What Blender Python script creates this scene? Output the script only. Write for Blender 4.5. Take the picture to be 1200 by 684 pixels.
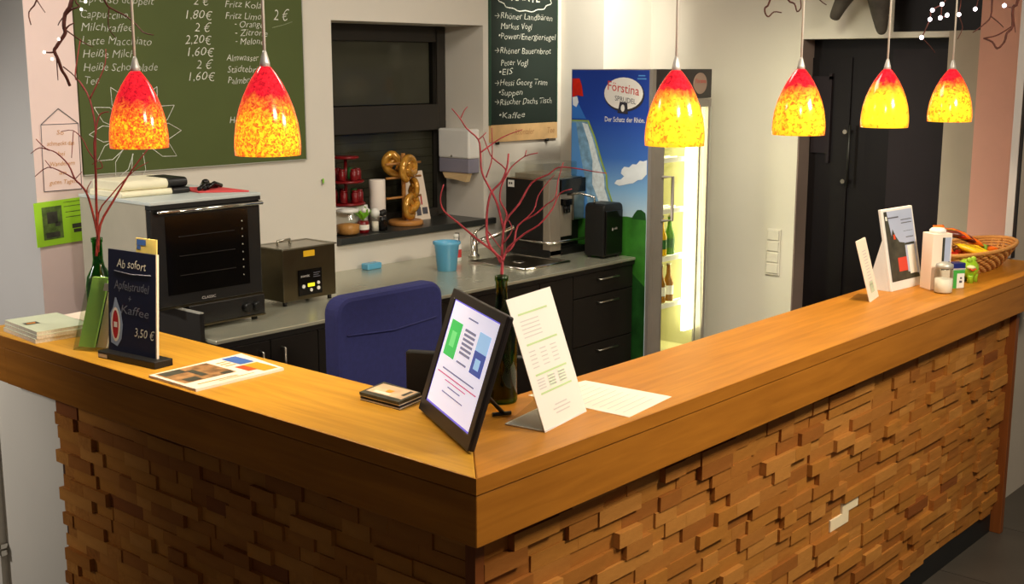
import bpy, bmesh, math, random
from mathutils import Vector, Matrix
random.seed(11)
for o in list(bpy.data.objects): bpy.data.objects.remove(o)
S = bpy.context.scene
COL = S.collection
R = math.radians

# ------------------------------------------------------------ camera
cam_d = bpy.data.cameras.new('camera'); cam = bpy.data.objects.new('camera', cam_d); COL.objects.link(cam)
cam.location = (-1.66714, -1.55413, 1.9)
cam.rotation_euler = (R(90 - 10.594), 0, R(41.2136 - 90))
cam_d.sensor_fit = 'HORIZONTAL'; cam_d.sensor_width = 36.0
cam_d.lens = 36.0 * 1418.0 / 1200.0
cam_d.clip_start = 0.05
S.camera = cam
# ------------------------------------------------------------ world, lights, exposure
W = bpy.data.worlds.new('world'); S.world = W; W.use_nodes = True
W.node_tree.nodes['Background'].inputs[0].default_value = (0.75, 0.68, 0.6, 1)
W.node_tree.nodes['Background'].inputs[1].default_value = 0.13
def area(name, loc, target, size, power, col=(1, .86, .68), sy=None):
    d = bpy.data.lights.new(name, 'AREA'); d.energy = power; d.color = col
    d.size = size
    if sy: d.shape = 'RECTANGLE'; d.size_y = sy
    o = bpy.data.objects.new(name, d); COL.objects.link(o); o.location = loc
    o.rotation_euler = (Vector(target) - Vector(loc)).to_track_quat('-Z', 'Y').to_euler()
    return o
def spot(name, loc, target, power, ang, blend=.6, col=(1, .86, .68), rad=.05):
    d = bpy.data.lights.new(name, 'SPOT'); d.energy = power; d.color = col
    d.spot_size = R(ang); d.spot_blend = blend; d.shadow_soft_size = rad
    o = bpy.data.objects.new(name, d); COL.objects.link(o); o.location = loc
    o.rotation_euler = (Vector(target) - Vector(loc)).to_track_quat('-Z', 'Y').to_euler()
    return o
area('ceiling_light_kitchen', (2.1, 1.35, 2.68), (2.1, 1.5, 0), .7, 17, (1, .91, .78))
area('ceiling_light_left', (.05, 1.75, 2.68), (.35, 2.3, 0), .4, 14, (1, .92, .8))
area('fill_light_front', (.05, -.9, 2.68), (.6, 2.7, .9), .4, 25, (1, .91, .80))  # fill added from the front to brighten the low pink strip
spot('fill_spot_end_wall', (2.5, .95, 2.68), (4.1, 1.6, 1.1), 165, 64, 1.0, (1, .96, .68), .2)  # spot added to brighten the end wall, stands in for fridge glow
area('ceiling_light_guest_side', (1.6, -1.5, 2.68), (1.5, -.2, .3), .55, 88, (1, .88, .70))
spot('ceiling_downlight_fridge', (3.2, 1.7, 2.68), (3.60, 2.46, 2.2), 110, 66, .9, (1, .94, .80))
spot('fill_spot_left_wall', (-1.9, 3.5, 2.1), (.3, 2.75, .95), 185, 58, .9, (1, .93, .85), .15)  # unseen spot added to brighten the grey left wall and knee wall
S.view_settings.view_transform = 'Standard'; S.view_settings.look = 'None'
S.view_settings.exposure = 0.0; S.view_settings.gamma = 1.0; S.view_settings.use_curve_mapping = False

# ------------------------------------------------------------ materials
def lin(c):
    r = []
    for x in c:
        x /= 255.0
        r.append(x / 12.92 if x <= .04045 else ((x + .055) / 1.055) ** 2.4)
    return tuple(r) + (1.0,)
def newmat(name):
    m = bpy.data.materials.new(name); m.use_nodes = True
    nt = m.node_tree; b = nt.nodes['Principled BSDF']
    return m, nt, b
def N(nt, t, **kw):
    n = nt.nodes.new(t)
    for k, v in kw.items(): setattr(n, k, v)
    return n
def mat(name, c, rough=.5, metal=0., var=.06, nscale=8., bump=0., bscale=60., emit=0., trans=0., ior=1.45, alpha=1., coat=0., spec=.5):
    m, nt, b = newmat(name); L = nt.links
    base = lin(c)
    if var > 0:
        tc = N(nt, 'ShaderNodeTexCoord'); no = N(nt, 'ShaderNodeTexNoise'); no.inputs['Scale'].default_value = nscale
        no.inputs['Detail'].default_value = 4
        L.new(tc.outputs['Object'], no.inputs['Vector'])
        rp = N(nt, 'ShaderNodeValToRGB')
        rp.color_ramp.elements[0].position = .3; rp.color_ramp.elements[1].position = .7
        rp.color_ramp.elements[0].color = tuple(max(0, x * (1 - var)) for x in base[:3]) + (1,)
        rp.color_ramp.elements[1].color = tuple(min(1, x * (1 + var)) for x in base[:3]) + (1,)
        L.new(no.outputs['Fac'], rp.inputs['Fac']); L.new(rp.outputs['Color'], b.inputs['Base Color'])
        if bump > 0:
            n2 = N(nt, 'ShaderNodeTexNoise'); n2.inputs['Scale'].default_value = bscale
            L.new(tc.outputs['Object'], n2.inputs['Vector'])
            bp = N(nt, 'ShaderNodeBump'); bp.inputs['Strength'].default_value = bump; bp.inputs['Distance'].default_value = .002
            L.new(n2.outputs['Fac'], bp.inputs['Height']); L.new(bp.outputs['Normal'], b.inputs['Normal'])
    else:
        b.inputs['Base Color'].default_value = base
    b.inputs['Roughness'].default_value = rough; b.inputs['Metallic'].default_value = metal
    b.inputs['IOR'].default_value = ior; b.inputs['Alpha'].default_value = alpha
    b.inputs['Transmission Weight'].default_value = trans
    b.inputs['Coat Weight'].default_value = coat
    b.inputs['Specular IOR Level'].default_value = spec
    if emit > 0:
        b.inputs['Emission Color'].default_value = base; b.inputs['Emission Strength'].default_value = emit
    return m
def wood(name, c, axis=0, rough=.35, var=.22, scale=3.0, coat=.15, stretch=14.):
    m, nt, b = newmat(name); L = nt.links
    tc = N(nt, 'ShaderNodeTexCoord'); mp = N(nt, 'ShaderNodeMapping')
    sc = [scale * stretch] * 3; sc[axis] = scale
    mp.inputs['Scale'].default_value = sc
    L.new(tc.outputs['Object'], mp.inputs['Vector'])
    no = N(nt, 'ShaderNodeTexNoise'); no.inputs['Scale'].default_value = 1.0; no.inputs['Detail'].default_value = 6
    no.inputs['Distortion'].default_value = .6
    L.new(mp.outputs['Vector'], no.inputs['Vector'])
    n2 = N(nt, 'ShaderNodeTexNoise'); n2.inputs['Scale'].default_value = 1.3; n2.inputs['Detail'].default_value = 2
    L.new(tc.outputs['Object'], n2.inputs['Vector'])
    ad = N(nt, 'ShaderNodeMath', operation='MULTIPLY_ADD'); ad.inputs[1].default_value = .35
    L.new(n2.outputs['Fac'], ad.inputs[0])
    mm = N(nt, 'ShaderNodeMath', operation='MULTIPLY'); mm.inputs[1].default_value = .65
    L.new(no.outputs['Fac'], mm.inputs[0]); L.new(mm.outputs[0], ad.inputs[2])
    rp = N(nt, 'ShaderNodeValToRGB'); base = lin(c)
    rp.color_ramp.elements[0].position = .3; rp.color_ramp.elements[1].position = .7
    rp.color_ramp.elements[0].color = (base[0] * (1 - var), base[1] * (1 - var * 1.25), base[2] * (1 - var * 1.5), 1)
    rp.color_ramp.elements[1].color = tuple(min(1, x * (1 + var)) for x in base[:3]) + (1,)
    L.new(ad.outputs[0], rp.inputs['Fac']); L.new(rp.outputs['Color'], b.inputs['Base Color'])
    b.inputs['Specular IOR Level'].default_value = .14
    b.inputs['Roughness'].default_value = rough; b.inputs['Coat Weight'].default_value = coat; b.inputs['Coat Roughness'].default_value = .25
    bp = N(nt, 'ShaderNodeBump'); bp.inputs['Strength'].default_value = .12; bp.inputs['Distance'].default_value = .001
    L.new(no.outputs['Fac'], bp.inputs['Height']); L.new(bp.outputs['Normal'], b.inputs['Normal'])
    return m
def glass(name, c=(255, 255, 255), rough=.02, mix=.82):
    # thin clear sheet: tinted see-through with a gloss coat
    m, nt, b = newmat(name); L = nt.links; nt.nodes.remove(b)
    out = nt.nodes['Material Output']
    tr = N(nt, 'ShaderNodeBsdfTransparent'); tr.inputs[0].default_value = lin(c)
    gl = N(nt, 'ShaderNodeBsdfGlossy'); gl.inputs['Roughness'].default_value = rough
    fr = N(nt, 'ShaderNodeLayerWeight'); fr.inputs['Blend'].default_value = .5
    pw = N(nt, 'ShaderNodeMath', operation='POWER'); pw.inputs[1].default_value = 4.0; L.new(fr.outputs['Facing'], pw.inputs[0])
    ma = N(nt, 'ShaderNodeMath', operation='MULTIPLY_ADD'); ma.inputs[1].default_value = .45; ma.inputs[2].default_value = 1 - mix; ma.use_clamp = True
    L.new(pw.outputs[0], ma.inputs[0])
    mx = N(nt, 'ShaderNodeMixShader'); L.new(ma.outputs[0], mx.inputs[0]); L.new(tr.outputs[0], mx.inputs[1]); L.new(gl.outputs[0], mx.inputs[2])
    L.new(mx.outputs[0], out.inputs['Surface'])
    return m
def shade_mat(name, yellow, strength, seed, redtop, fleck=150):
    # blown glass lampshade lit from within: red crown, yellow and orange flecks below
    m, nt, b = newmat(name); L = nt.links
    tc = N(nt, 'ShaderNodeTexCoord'); sp = N(nt, 'ShaderNodeSeparateXYZ'); L.new(tc.outputs['Generated'], sp.inputs[0])
    mp = N(nt, 'ShaderNodeMapping'); mp.inputs['Location'].default_value = (seed, seed * 1.7, seed * .6); L.new(tc.outputs['Object'], mp.inputs['Vector'])
    vo = N(nt, 'ShaderNodeTexNoise'); vo.inputs['Scale'].default_value = fleck; vo.inputs['Detail'].default_value = 2; vo.inputs['Distortion'].default_value = .8
    L.new(mp.outputs['Vector'], vo.inputs['Vector'])
    r1 = N(nt, 'ShaderNodeValToRGB'); e = r1.color_ramp.elements
    e[0].position = yellow - .16; e[0].color = lin((232, 66, 34)); e[1].position = yellow + .16; e[1].color = lin((255, 212, 40))
    x = e.new(yellow); x.color = lin((250, 146, 30))
    L.new(vo.outputs['Fac'], r1.inputs['Fac'])
    n2 = N(nt, 'ShaderNodeTexNoise'); n2.inputs['Scale'].default_value = 40; L.new(mp.outputs['Vector'], n2.inputs['Vector'])
    ad = N(nt, 'ShaderNodeMath', operation='MULTIPLY_ADD'); ad.inputs[1].default_value = .28; L.new(n2.outputs['Fac'], ad.inputs[0]); L.new(sp.outputs['Z'], ad.inputs[2])
    r2 = N(nt, 'ShaderNodeValToRGB'); r2.color_ramp.elements[0].position = redtop; r2.color_ramp.elements[1].position = redtop + .32
    r2.color_ramp.elements[0].color = (0, 0, 0, 1); r2.color_ramp.elements[1].color = (1, 1, 1, 1)
    L.new(ad.outputs[0], r2.inputs['Fac'])
    n3 = N(nt, 'ShaderNodeValToRGB'); n3.color_ramp.elements[0].color = lin((158, 14, 30)); n3.color_ramp.elements[1].color = lin((226, 30, 44))
    n3.color_ramp.elements[0].position = .35; n3.color_ramp.elements[1].position = .6
    L.new(vo.outputs['Fac'], n3.inputs['Fac'])
    mx = N(nt, 'ShaderNodeMix', data_type='RGBA'); L.new(r2.outputs['Color'], mx.inputs['Factor']); L.new(r1.outputs['Color'], mx.inputs['A']); L.new(n3.outputs['Color'], mx.inputs['B'])
    # thicker glass at the rim of the bell looks redder
    lw = N(nt, 'ShaderNodeLayerWeight'); lw.inputs['Blend'].default_value = .5
    r4 = N(nt, 'ShaderNodeValToRGB'); r4.color_ramp.elements[0].position = .45; r4.color_ramp.elements[1].position = .97
    r4.color_ramp.elements[0].color = (0, 0, 0, 1); r4.color_ramp.elements[1].color = (.75, .75, .75, 1)
    L.new(lw.outputs['Facing'], r4.inputs['Fac'])
    m2 = N(nt, 'ShaderNodeMix', data_type='RGBA'); L.new(r4.outputs['Color'], m2.inputs['Factor']); L.new(mx.outputs['Result'], m2.inputs['A']); m2.inputs['B'].default_value = lin((236, 52, 22))
    L.new(m2.outputs['Result'], b.inputs['Emission Color']); L.new(m2.outputs['Result'], b.inputs['Base Color'])
    b.inputs['Emission Strength'].default_value = strength; b.inputs['Roughness'].default_value = .12
    return m

M = {}
M['wall'] = mat('cream wall paint', (216, 210, 198), .85, var=.02, nscale=3, bump=.15, bscale=220)
M['wall_grey'] = mat('grey wall paint', (186, 184, 182), .85, var=.02, nscale=3, bump=.15, bscale=220)
M['wall_pink'] = mat('pale pink paint', (240, 216, 210), .8, var=.02)
M['wall_salmon'] = mat('salmon paint', (240, 182, 164), .8, var=.03)
M['wall_taupe'] = mat('taupe paint', (184, 172, 156), .8, var=.03)
M['ceiling'] = mat('white ceiling paint', (228, 224, 216), .9, var=.02)
M['tile'] = mat('dark slate floor tile', (74, 68, 60), .45, var=.12, nscale=5, bump=.2, bscale=40)
M['grout'] = mat('grey grout', (92, 86, 78), .9)
M['oak_x'] = wood('oiled beech along counter', (182, 121, 36), 0, coat=0, rough=.42)
M['oak_y'] = wood('oiled beech across counter', (192, 143, 48), 1, coat=0, rough=.42)
M['apron_x'] = wood('beech apron', (162, 103, 33), 0)
M['apron_y'] = wood('beech apron side', (162, 103, 33), 1)
M['post'] = wood('reddish beech post', (122, 68, 31), 2)
M['ply'] = mat('bare pale plywood', (236, 218, 180), .8, var=.08)
M['backing'] = mat('dark brown backing board', (70, 42, 22), .9)
BLK = [wood('block wood tone %s' % t, c, 0, rough=.55, var=.25, scale=9, coat=0, stretch=7) for t, c in
       (('honey', (168, 112, 48)), ('amber', (160, 103, 44)), ('brown', (148, 92, 40)), ('light', (178, 122, 58)), ('rust', (130, 75, 35)), ('tan', (164, 108, 49)))]
M['plinth'] = mat('black plinth', (26, 26, 25), .5)
M['black'] = mat('matte black', (20, 19, 18), .45)
M['black_gloss'] = mat('glossy black', (14, 13, 13), .15)
M['cab'] = mat('black cabinet laminate', (26, 23, 20), .4)
M['cab_side'] = mat('black cabinet side', (22, 20, 18), .45)
M['steel'] = mat('brushed steel', (176, 172, 160), .28, 1., var=.08, nscale=20)
M['steel_dark'] = mat('smoked steel', (112, 104, 84), .32, 1., var=.08, nscale=12)
M['chrome'] = mat('chrome', (215, 212, 205), .12, 1., var=0)
M['worktop'] = mat('polished steel worktop', (190, 190, 170), .26, .55, var=.08, nscale=5)
M['oven_side'] = mat('oven side enamel', (176, 170, 152), .5, .2)
M['oven_top'] = mat('pale oven top', (200, 208, 204), .45, .1)
M['oven_front'] = mat('charcoal oven glass', (38, 37, 36), .22)
M['oven_glass'] = mat('dark oven window', (12, 11, 10), .1)
M['winframe'] = mat('anthracite window frame', (46, 42, 36), .5)
M['shutter'] = mat('closed roller shutter', (92, 86, 74), .6)
M['sill'] = mat('dark stone sill', (48, 50, 48), .3, var=.12, nscale=30)
M['board_green'] = mat('green chalkboard', (76, 88, 40), .7, var=.07, nscale=3)
M['board_dark'] = mat('dark green chalkboard', (22, 36, 29), .7, var=.1, nscale=4)
M['chalk'] = mat('white chalk', (226, 226, 214), .95, var=.25, nscale=120)
M['chalk_mid'] = mat('soft chalk', (200, 202, 190), .95, var=.3, nscale=140)
M['chalk_faint'] = mat('faint chalk', (138, 148, 112), .95, var=.2, nscale=120)
M['chalk_dim'] = mat('dim chalk', (112, 116, 132), .95, var=.2, nscale=120)
M['frame_alu'] = mat('pale board edge', (190, 190, 180), .4, .4)
M['kraft'] = mat('kraft board', (206, 168, 116), .8, var=.1, nscale=15)
M['ink_faint'] = mat('faint brown ink', (170, 128, 84), .9)
M['paper'] = mat('white paper', (236, 224, 212), .8, var=.01)
M['paper_warm'] = mat('warm white paper', (244, 226, 206), .8, var=.02)
M['ink'] = mat('dark grey ink', (92, 90, 98), .8)
M['ink_green'] = mat('green print', (186, 208, 152), .8)
M['ink_pale'] = mat('pale grey print', (204, 196, 190), .8)
M['ink_red'] = mat('red print', (196, 60, 60), .7)
M['ink_orange'] = mat('ochre print', (206, 152, 92), .8)
M['lime'] = mat('lime green paper', (168, 226, 44), .7, var=.03)
M['grey_print'] = mat('grey photo print', (86, 110, 48), .7, var=.5, nscale=40)
M['navy'] = mat('navy board', (20, 24, 54), .4)
M['white_plastic'] = mat('white plastic', (232, 230, 224), .4, var=.02)
M['grey_plastic'] = mat('translucent grey plastic', (140, 136, 150), .3)
M['towel'] = mat('tan paper towel', (206, 176, 130), .9)
M['red'] = mat('red plastic', (190, 30, 34), .4)
M['red_cloth'] = mat('red cloth', (216, 78, 78), .9, bump=.3, bscale=120)
M['dark_red'] = mat('dark red metal', (120, 14, 20), .3)
M['gold'] = mat('glazed golden crust', (206, 148, 56), .2, .35, var=.35, nscale=25, coat=.6)
M['cork'] = wood('light wooden stand', (178, 124, 66), 0)
M['chair_blue'] = mat('navy blue upholstery', (34, 38, 92), .9, var=.1, nscale=60, bump=.3, bscale=300)
M['blue_cup'] = mat('translucent blue plastic', (120, 205, 245), .2, trans=.35, var=.02)
M['bottle'] = glass('green bottle glass', (120, 190, 112), .04, .95)
M['bottle_dark'] = glass('dark green bottle glass', (132, 182, 84), .04, .95)
M['acrylic'] = glass('clear acrylic', (244, 246, 242), .05, .95)
M['frost'] = mat('frosted clear plastic', (232, 232, 228), .3, alpha=.5, var=0)
M['pane'] = glass('window glass', (226, 228, 224), .08, .985)
M['fridge_glass'] = glass('fridge door glass', (250, 251, 248), .03, .97)
M['twig'] = mat('dark red twig bark', (128, 40, 34), .7, var=.3, nscale=60)
M['twig_red'] = mat('dogwood red bark', (160, 50, 58), .7, var=.3, nscale=60)
M['twig_brown'] = mat('brown twig bark', (86, 44, 34), .8, var=.3, nscale=60)
M['led'] = mat('white fairy light', (255, 240, 246), .4, emit=7., var=0)
M['led_warm'] = mat('warm fairy light', (255, 244, 226), .4, emit=2.5, var=0)
M['cap'] = mat('pale silver cap', (226, 222, 214), .35, .25)
M['silver'] = mat('beige silver plastic', (156, 146, 130), .4, .3)
M['blind'] = mat('grey window blind', (112, 106, 94), .8)
M['cord'] = mat('white lamp cord', (246, 240, 226), .5, var=.02)
M['bulb'] = mat('lit bulb', (255, 224, 160), .4, emit=9., var=0)
M['tube'] = mat('fridge light tube', (255, 250, 196), .4, emit=12., var=0)
M['fridge_in'] = mat('fridge lining', (206, 202, 156), .5, var=.02)
M['fridge_frame'] = mat('grey fridge frame', (146, 138, 132), .4, .3)
M['fridge_dark'] = mat('dark fridge header', (44, 38, 40), .4)
M['fridge_body'] = mat('fridge body grey', (150, 144, 136), .5)
M['amber_glass'] = mat('amber beer bottle', (170, 116, 36), .1, trans=.4, ior=1.3)
M['soda_green'] = mat('green soda bottle', (96, 160, 50), .1, trans=.4, ior=1.3)
M['soda_yellow'] = mat('yellow soda bottle', (246, 200, 40), .1, trans=.3, ior=1.3)
M['soda_clear'] = mat('pale water bottle', (206, 222, 200), .1, trans=.5, ior=1.3)
M['label_white'] = mat('white label', (240, 238, 226), .6)
M['label_green'] = mat('dark green label', (38, 96, 40), .6)
M['screen_black'] = mat('black screen bezel', (34, 27, 24), .35)
M['screen'] = mat('lit screen', (222, 222, 246), .2, emit=.62, var=0)
M['scr_green'] = mat('screen green', (70, 190, 96), .2, emit=.55, var=0)
M['scr_blue'] = mat('screen blue', (76, 92, 170), .2, emit=.5, var=0)
M['scr_sky'] = mat('screen pale blue', (156, 196, 238), .2, emit=.6, var=0)
M['scr_grey'] = mat('screen grey text', (132, 134, 158), .2, emit=.4, var=0)
M['scr_red'] = mat('screen red text', (204, 120, 138), .2, emit=.5, var=0)
M['scr_edge'] = mat('screen violet glow edge', (120, 110, 226), .2, emit=.6, var=0)
M['wicker'] = wood('wicker cane', (196, 140, 76), 0, rough=.5, scale=20)
M['wrap_orange'] = mat('orange foil wrapper', (240, 112, 22), .3, var=.15, nscale=40)
M['wrap_red'] = mat('red foil wrapper', (204, 40, 26), .3, var=.15, nscale=40)
M['wrap_yellow'] = mat('yellow foil wrapper', (246, 196, 30), .3, var=.15, nscale=40)
M['wrap_green'] = mat('green foil wrapper', (130, 200, 50), .3, var=.1, nscale=40)
M['wrap_brown'] = mat('brown foil wrapper', (96, 36, 24), .3, var=.1, nscale=40)
M['frog'] = mat('lime ceramic', (150, 190, 40), .2, coat=.5)
M['salt'] = mat('white salt', (244, 236, 222), .9)
M['sculpt'] = mat('dark weathered carving', (70, 64, 58), .75, var=.35, nscale=14, bump=.5, bscale=40)
M['bone'] = mat('pale cloth', (234, 228, 198), .9, bump=.3, bscale=150)
M['display_yellow'] = mat('yellow lit display', (226, 216, 40), .3, emit=.8, var=0)
M['tag_yellow'] = mat('yellow sticker', (226, 178, 32), .5)
M['door_dark'] = mat('dark door panel', (17, 13, 14), .35, spec=.3)
M['door_plum'] = mat('plum grey door panel', (34, 27, 31), .4, spec=.3)
M['door_trim'] = mat('taupe door reveal', (128, 110, 104), .6)
def poster_mat():
    m, nt, b = newmat('printed sky poster'); L = nt.links
    tc = N(nt, 'ShaderNodeTexCoord'); sp = N(nt, 'ShaderNodeSeparateXYZ'); L.new(tc.outputs['Object'], sp.inputs[0])
    rp = N(nt, 'ShaderNodeValToRGB'); e = rp.color_ramp.elements
    e[0].position = .57; e[0].color = lin((196, 220, 236)); e[1].position = .98; e[1].color = lin((24, 50, 138))
    for ps, c in ((.64, (128, 176, 222)), (.72, (60, 108, 192)), (.82, (34, 70, 168))):
        x = e.new(ps); x.color = lin(c)
    mu = N(nt, 'ShaderNodeMath', operation='MULTIPLY'); mu.inputs[1].default_value = .5
    L.new(sp.outputs['Z'], mu.inputs[0]); L.new(mu.outputs[0], rp.inputs['Fac']); L.new(rp.outputs['Color'], b.inputs['Base Color'])
    b.inputs['Roughness'].default_value = .35
    return m
M['poster_blue'] = poster_mat()
M['poster_sky'] = mat('print sky blue', (86, 146, 214), .35, var=.06, nscale=4)
M['poster_pale'] = mat('print pale sky', (160, 200, 232), .35, var=.06, nscale=4)
M['poster_cloud'] = mat('print cloud', (226, 232, 240), .4, var=.05, nscale=14)
M['poster_green'] = mat('print meadow green', (56, 124, 40), .4, var=.3, nscale=10)
M['poster_tree'] = mat('print tree green', (30, 76, 30), .4, var=.2, nscale=30)
M['poster_bottle'] = mat('print bottle glass', (120, 162, 196), .35, var=.35, nscale=30)
M['poster_foam'] = mat('print white droplets', (220, 232, 240), .35, var=.15, nscale=60)
M['poster_rim'] = mat('print lime rim', (150, 176, 70), .4)
M['oval'] = mat('white oval badge', (230, 226, 222), .35)
M['oval_dark'] = mat('dark badge edge', (52, 50, 60), .4)
M['skin_photo'] = mat('print brown photo', (150, 112, 70), .5, var=.6, nscale=30)
M['print_blue'] = mat('print blue', (66, 104, 178), .5)
M['print_orange'] = mat('print orange', (238, 150, 30), .5)
M['print_red'] = mat('print red orange', (226, 78, 34), .5)
M['print_dark'] = mat('print dark photo', (62, 62, 52), .5, var=.5, nscale=25)
M['print_sage'] = mat('print sage green', (196, 204, 178), .6, var=.05)
M['print_red2'] = mat('print red square', (214, 70, 52), .5)
M['print_skyb'] = mat('print hazy sky', (176, 188, 214), .5, var=.08, nscale=6)
M['pages'] = mat('page edges', (218, 208, 190), .8, var=.15, nscale=200)
M['liver'] = mat('dark navy cover', (46, 46, 60), .4)

# ------------------------------------------------------------ mesh helpers
OFF = {}
class MB:
    def __init__(s): s.v = []; s.f = []; s.mi = []; s.sm = []
    def add(s, vs, fs, m=0, smooth=False):
        k = len(s.v); s.v += [tuple(Vector(p)) for p in vs]
        for f in fs: s.f.append(tuple(i + k for i in f)); s.mi.append(m); s.sm.append(smooth)
        return s
    def hexa(s, p, m=0):
        return s.add(p, [(0, 3, 2, 1), (4, 5, 6, 7), (0, 1, 5, 4), (1, 2, 6, 5), (2, 3, 7, 6), (3, 0, 4, 7)], m)
    def box(s, x0, y0, z0, x1, y1, z1, m=0):
        return s.hexa([(x0, y0, z0), (x1, y0, z0), (x1, y1, z0), (x0, y1, z0), (x0, y0, z1), (x1, y0, z1), (x1, y1, z1), (x0, y1, z1)], m)
    def obox(s, o, u, v, w, m=0):
        o, u, v, w = map(Vector, (o, u, v, w))
        if u.cross(v).dot(w) < 0: o = o + w; w = -w
        return s.hexa([o, o + u, o + u + v, o + v, o + w, o + u + w, o + u + v + w, o + v + w], m)
    def prism(s, poly, w, m=0, m_side=None):
        # poly: 3D outline, extruded along w
        poly = [Vector(p) for p in poly]; w = Vector(w); n = len(poly)
        s.add(poly + [p + w for p in poly], [tuple(range(n - 1, -1, -1)), tuple(range(n, 2 * n))], m)
        k = len(s.v) - 2 * n
        for i in range(n):
            j = (i + 1) % n
            s.f.append((k + i, k + j, k + n + j, k + n + i)); s.mi.append(m if m_side is None else m_side); s.sm.append(False)
        return s
    def tube(s, path, r0, r1=None, n=8, m=0, caps=True):
        path = [Vector(p) for p in path]; r1 = r0 if r1 is None else r1
        K = len(path); prev = None; base = len(s.v); vs = []
        for i, p in enumerate(path):
            t = (path[min(i + 1, K - 1)] - path[max(i - 1, 0)]).normalized()
            if prev is None:
                a = Vector((0, 0, 1)) if abs(t.z) < .9 else Vector((1, 0, 0)); x = t.cross(a).normalized()
            else:
                x = (prev - t * prev.dot(t)).normalized()
            prev = x; y = t.cross(x)
            r = r0 + (r1 - r0) * i / max(1, K - 1)
            for k in range(n):
                a = 2 * math.pi * k / n; vs.append(p + (x * math.cos(a) + y * math.sin(a)) * r)
        fs = []
        for i in range(K - 1):
            for k in range(n):
                q = (k + 1) % n; fs.append((i * n + k, i * n + q, (i + 1) * n + q, (i + 1) * n + k))
        s.add(vs, fs, m, True)
        if caps:
            s.add(vs[:n], [tuple(range(n - 1, -1, -1))], m); s.add(vs[-n:], [tuple(range(n))], m)
        return s
    def lathe(s, prof, c=(0, 0, 0), n=24, m=0, closed=True, sx=1., sy=1.):
        c = Vector(c); vs = []
        for r, z in prof:
            for k in range(n):
                a = 2 * math.pi * k / n; vs.append(c + Vector((r * math.cos(a) * sx, r * math.sin(a) * sy, z)))
        fs = []
        for i in range(len(prof) - 1):
            for k in range(n):
                q = (k + 1) % n; fs.append((i * n + k, i * n + q, (i + 1) * n + q, (i + 1) * n + k))
        s.add(vs, fs, m, True)
        if closed:
            if prof[0][0] > 1e-5: s.add(vs[:n], [tuple(range(n - 1, -1, -1))], m)
            if prof[-1][0] > 1e-5: s.add(vs[-n:], [tuple(range(n))], m)
        return s
    def ball(s, c, r, n=12, m=0, sz=1., sx=1., sy=1.):
        prof = [(max(1e-4, r * math.sin(math.pi * i / 8)), -r * sz * math.cos(math.pi * i / 8)) for i in range(9)]
        return s.lathe(prof, c, n, m, False, sx, sy)
    def build(s, name, mats, parent=None, bevel=0., world=True, loc=None):
        me = bpy.data.meshes.new(name)
        off = Vector((0, 0, 0))
        if parent is not None and world: off = OFF.get(parent.name, Vector((0, 0, 0)))
        elif parent is None and loc is not None and world: off = Vector(loc)
        me.from_pydata([tuple(Vector(v) - off) for v in s.v], [], s.f)
        if not isinstance(mats, (list, tuple)): mats = [mats]
        for m in mats: me.materials.append(m)
        me.polygons.foreach_set('material_index', s.mi); me.polygons.foreach_set('use_smooth', s.sm)
        bm = bmesh.new(); bm.from_mesh(me); bmesh.ops.remove_doubles(bm, verts=bm.verts, dist=1e-6)
        bmesh.ops.recalc_face_normals(bm, faces=bm.faces); bm.to_mesh(me); bm.free()
        me.update()
        o = bpy.data.objects.new(name, me); COL.objects.link(o)
        if parent is not None: o.parent = parent; OFF[o.name] = OFF.get(parent.name, Vector((0, 0, 0)))
        else:
            if loc is not None: o.location = loc
            OFF[o.name] = Vector(loc) if loc is not None else Vector((0, 0, 0))
        if bevel > 0:
            b = o.modifiers.new('edges', 'BEVEL'); b.width = bevel; b.segments = 2; b.limit_method = 'ANGLE'; b.angle_limit = R(40)
        return o
def tag(o, label, cat, group=None, kind=None):
    o['label'] = label; o['category'] = cat
    if group: o['group'] = group
    if kind: o['kind'] = kind
    return o
def thing(name, loc, label, cat, group=None):
    o = bpy.data.objects.new(name, None); COL.objects.link(o); o.location = loc; o.empty_display_size = .05
    OFF[o.name] = Vector(loc)
    return tag(o, label, cat, group)
def struct(o): o['kind'] = 'structure'; return o
def dup(root, loc, label, rz=0.):
    # copy of a thing with its parts and sub-parts
    def cp(o, par):
        c = o.copy(); COL.objects.link(c)
        if par is not None: c.parent = par
        for ch in list(o.children): cp(ch, c)
        return c
    r = cp(root, None); r.location = loc; r.rotation_euler = (0, 0, rz); r['label'] = label
    return r
def text(s, o, u, v, size, m, parent, name='lettering', shear=0., wob=0., thin=0., width=None, align='LEFT'):
    # flat lettering lying on a surface; o = baseline start, u = reading direction, v = up
    cu = bpy.data.curves.new('t', 'FONT'); cu.body = s; cu.size = 1.; cu.shear = shear; cu.offset = thin; cu.resolution_u = 2
    ob = bpy.data.objects.new('t', cu); COL.objects.link(ob)
    me = bpy.data.meshes.new_from_object(ob); bpy.data.objects.remove(ob); bpy.data.curves.remove(cu)
    u = Vector(u).normalized(); v = Vector(v).normalized(); n = u.cross(v); o = Vector(o)
    xs = [p.co.x for p in me.vertices] or [0]
    w = max(xs) - min(xs)
    sx = size if width is None or w < 1e-6 else width / w
    sh = {'LEFT': 0, 'CENTER': -w * sx / 2, 'RIGHT': -w * sx}[align]
    off = OFF.get(parent.name, Vector((0, 0, 0))) if parent is not None else Vector((0, 0, 0))
    for p in me.vertices:
        x, y = p.co.x, p.co.y
        yy = y + wob * math.sin(x * 2.3 + len(s)) + wob * .6 * math.sin(x * 5.1)
        xx = x + wob * .5 * math.sin(x * 3.7 + y * 3)
        p.co = o + u * (xx * sx + sh) + v * (yy * size) + n * .0012 - off
    me.name = name; me.materials.append(m)
    t = bpy.data.objects.new(name, me); COL.objects.link(t); t.parent = parent; t['kind'] = 'stuff'
    return t
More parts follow.
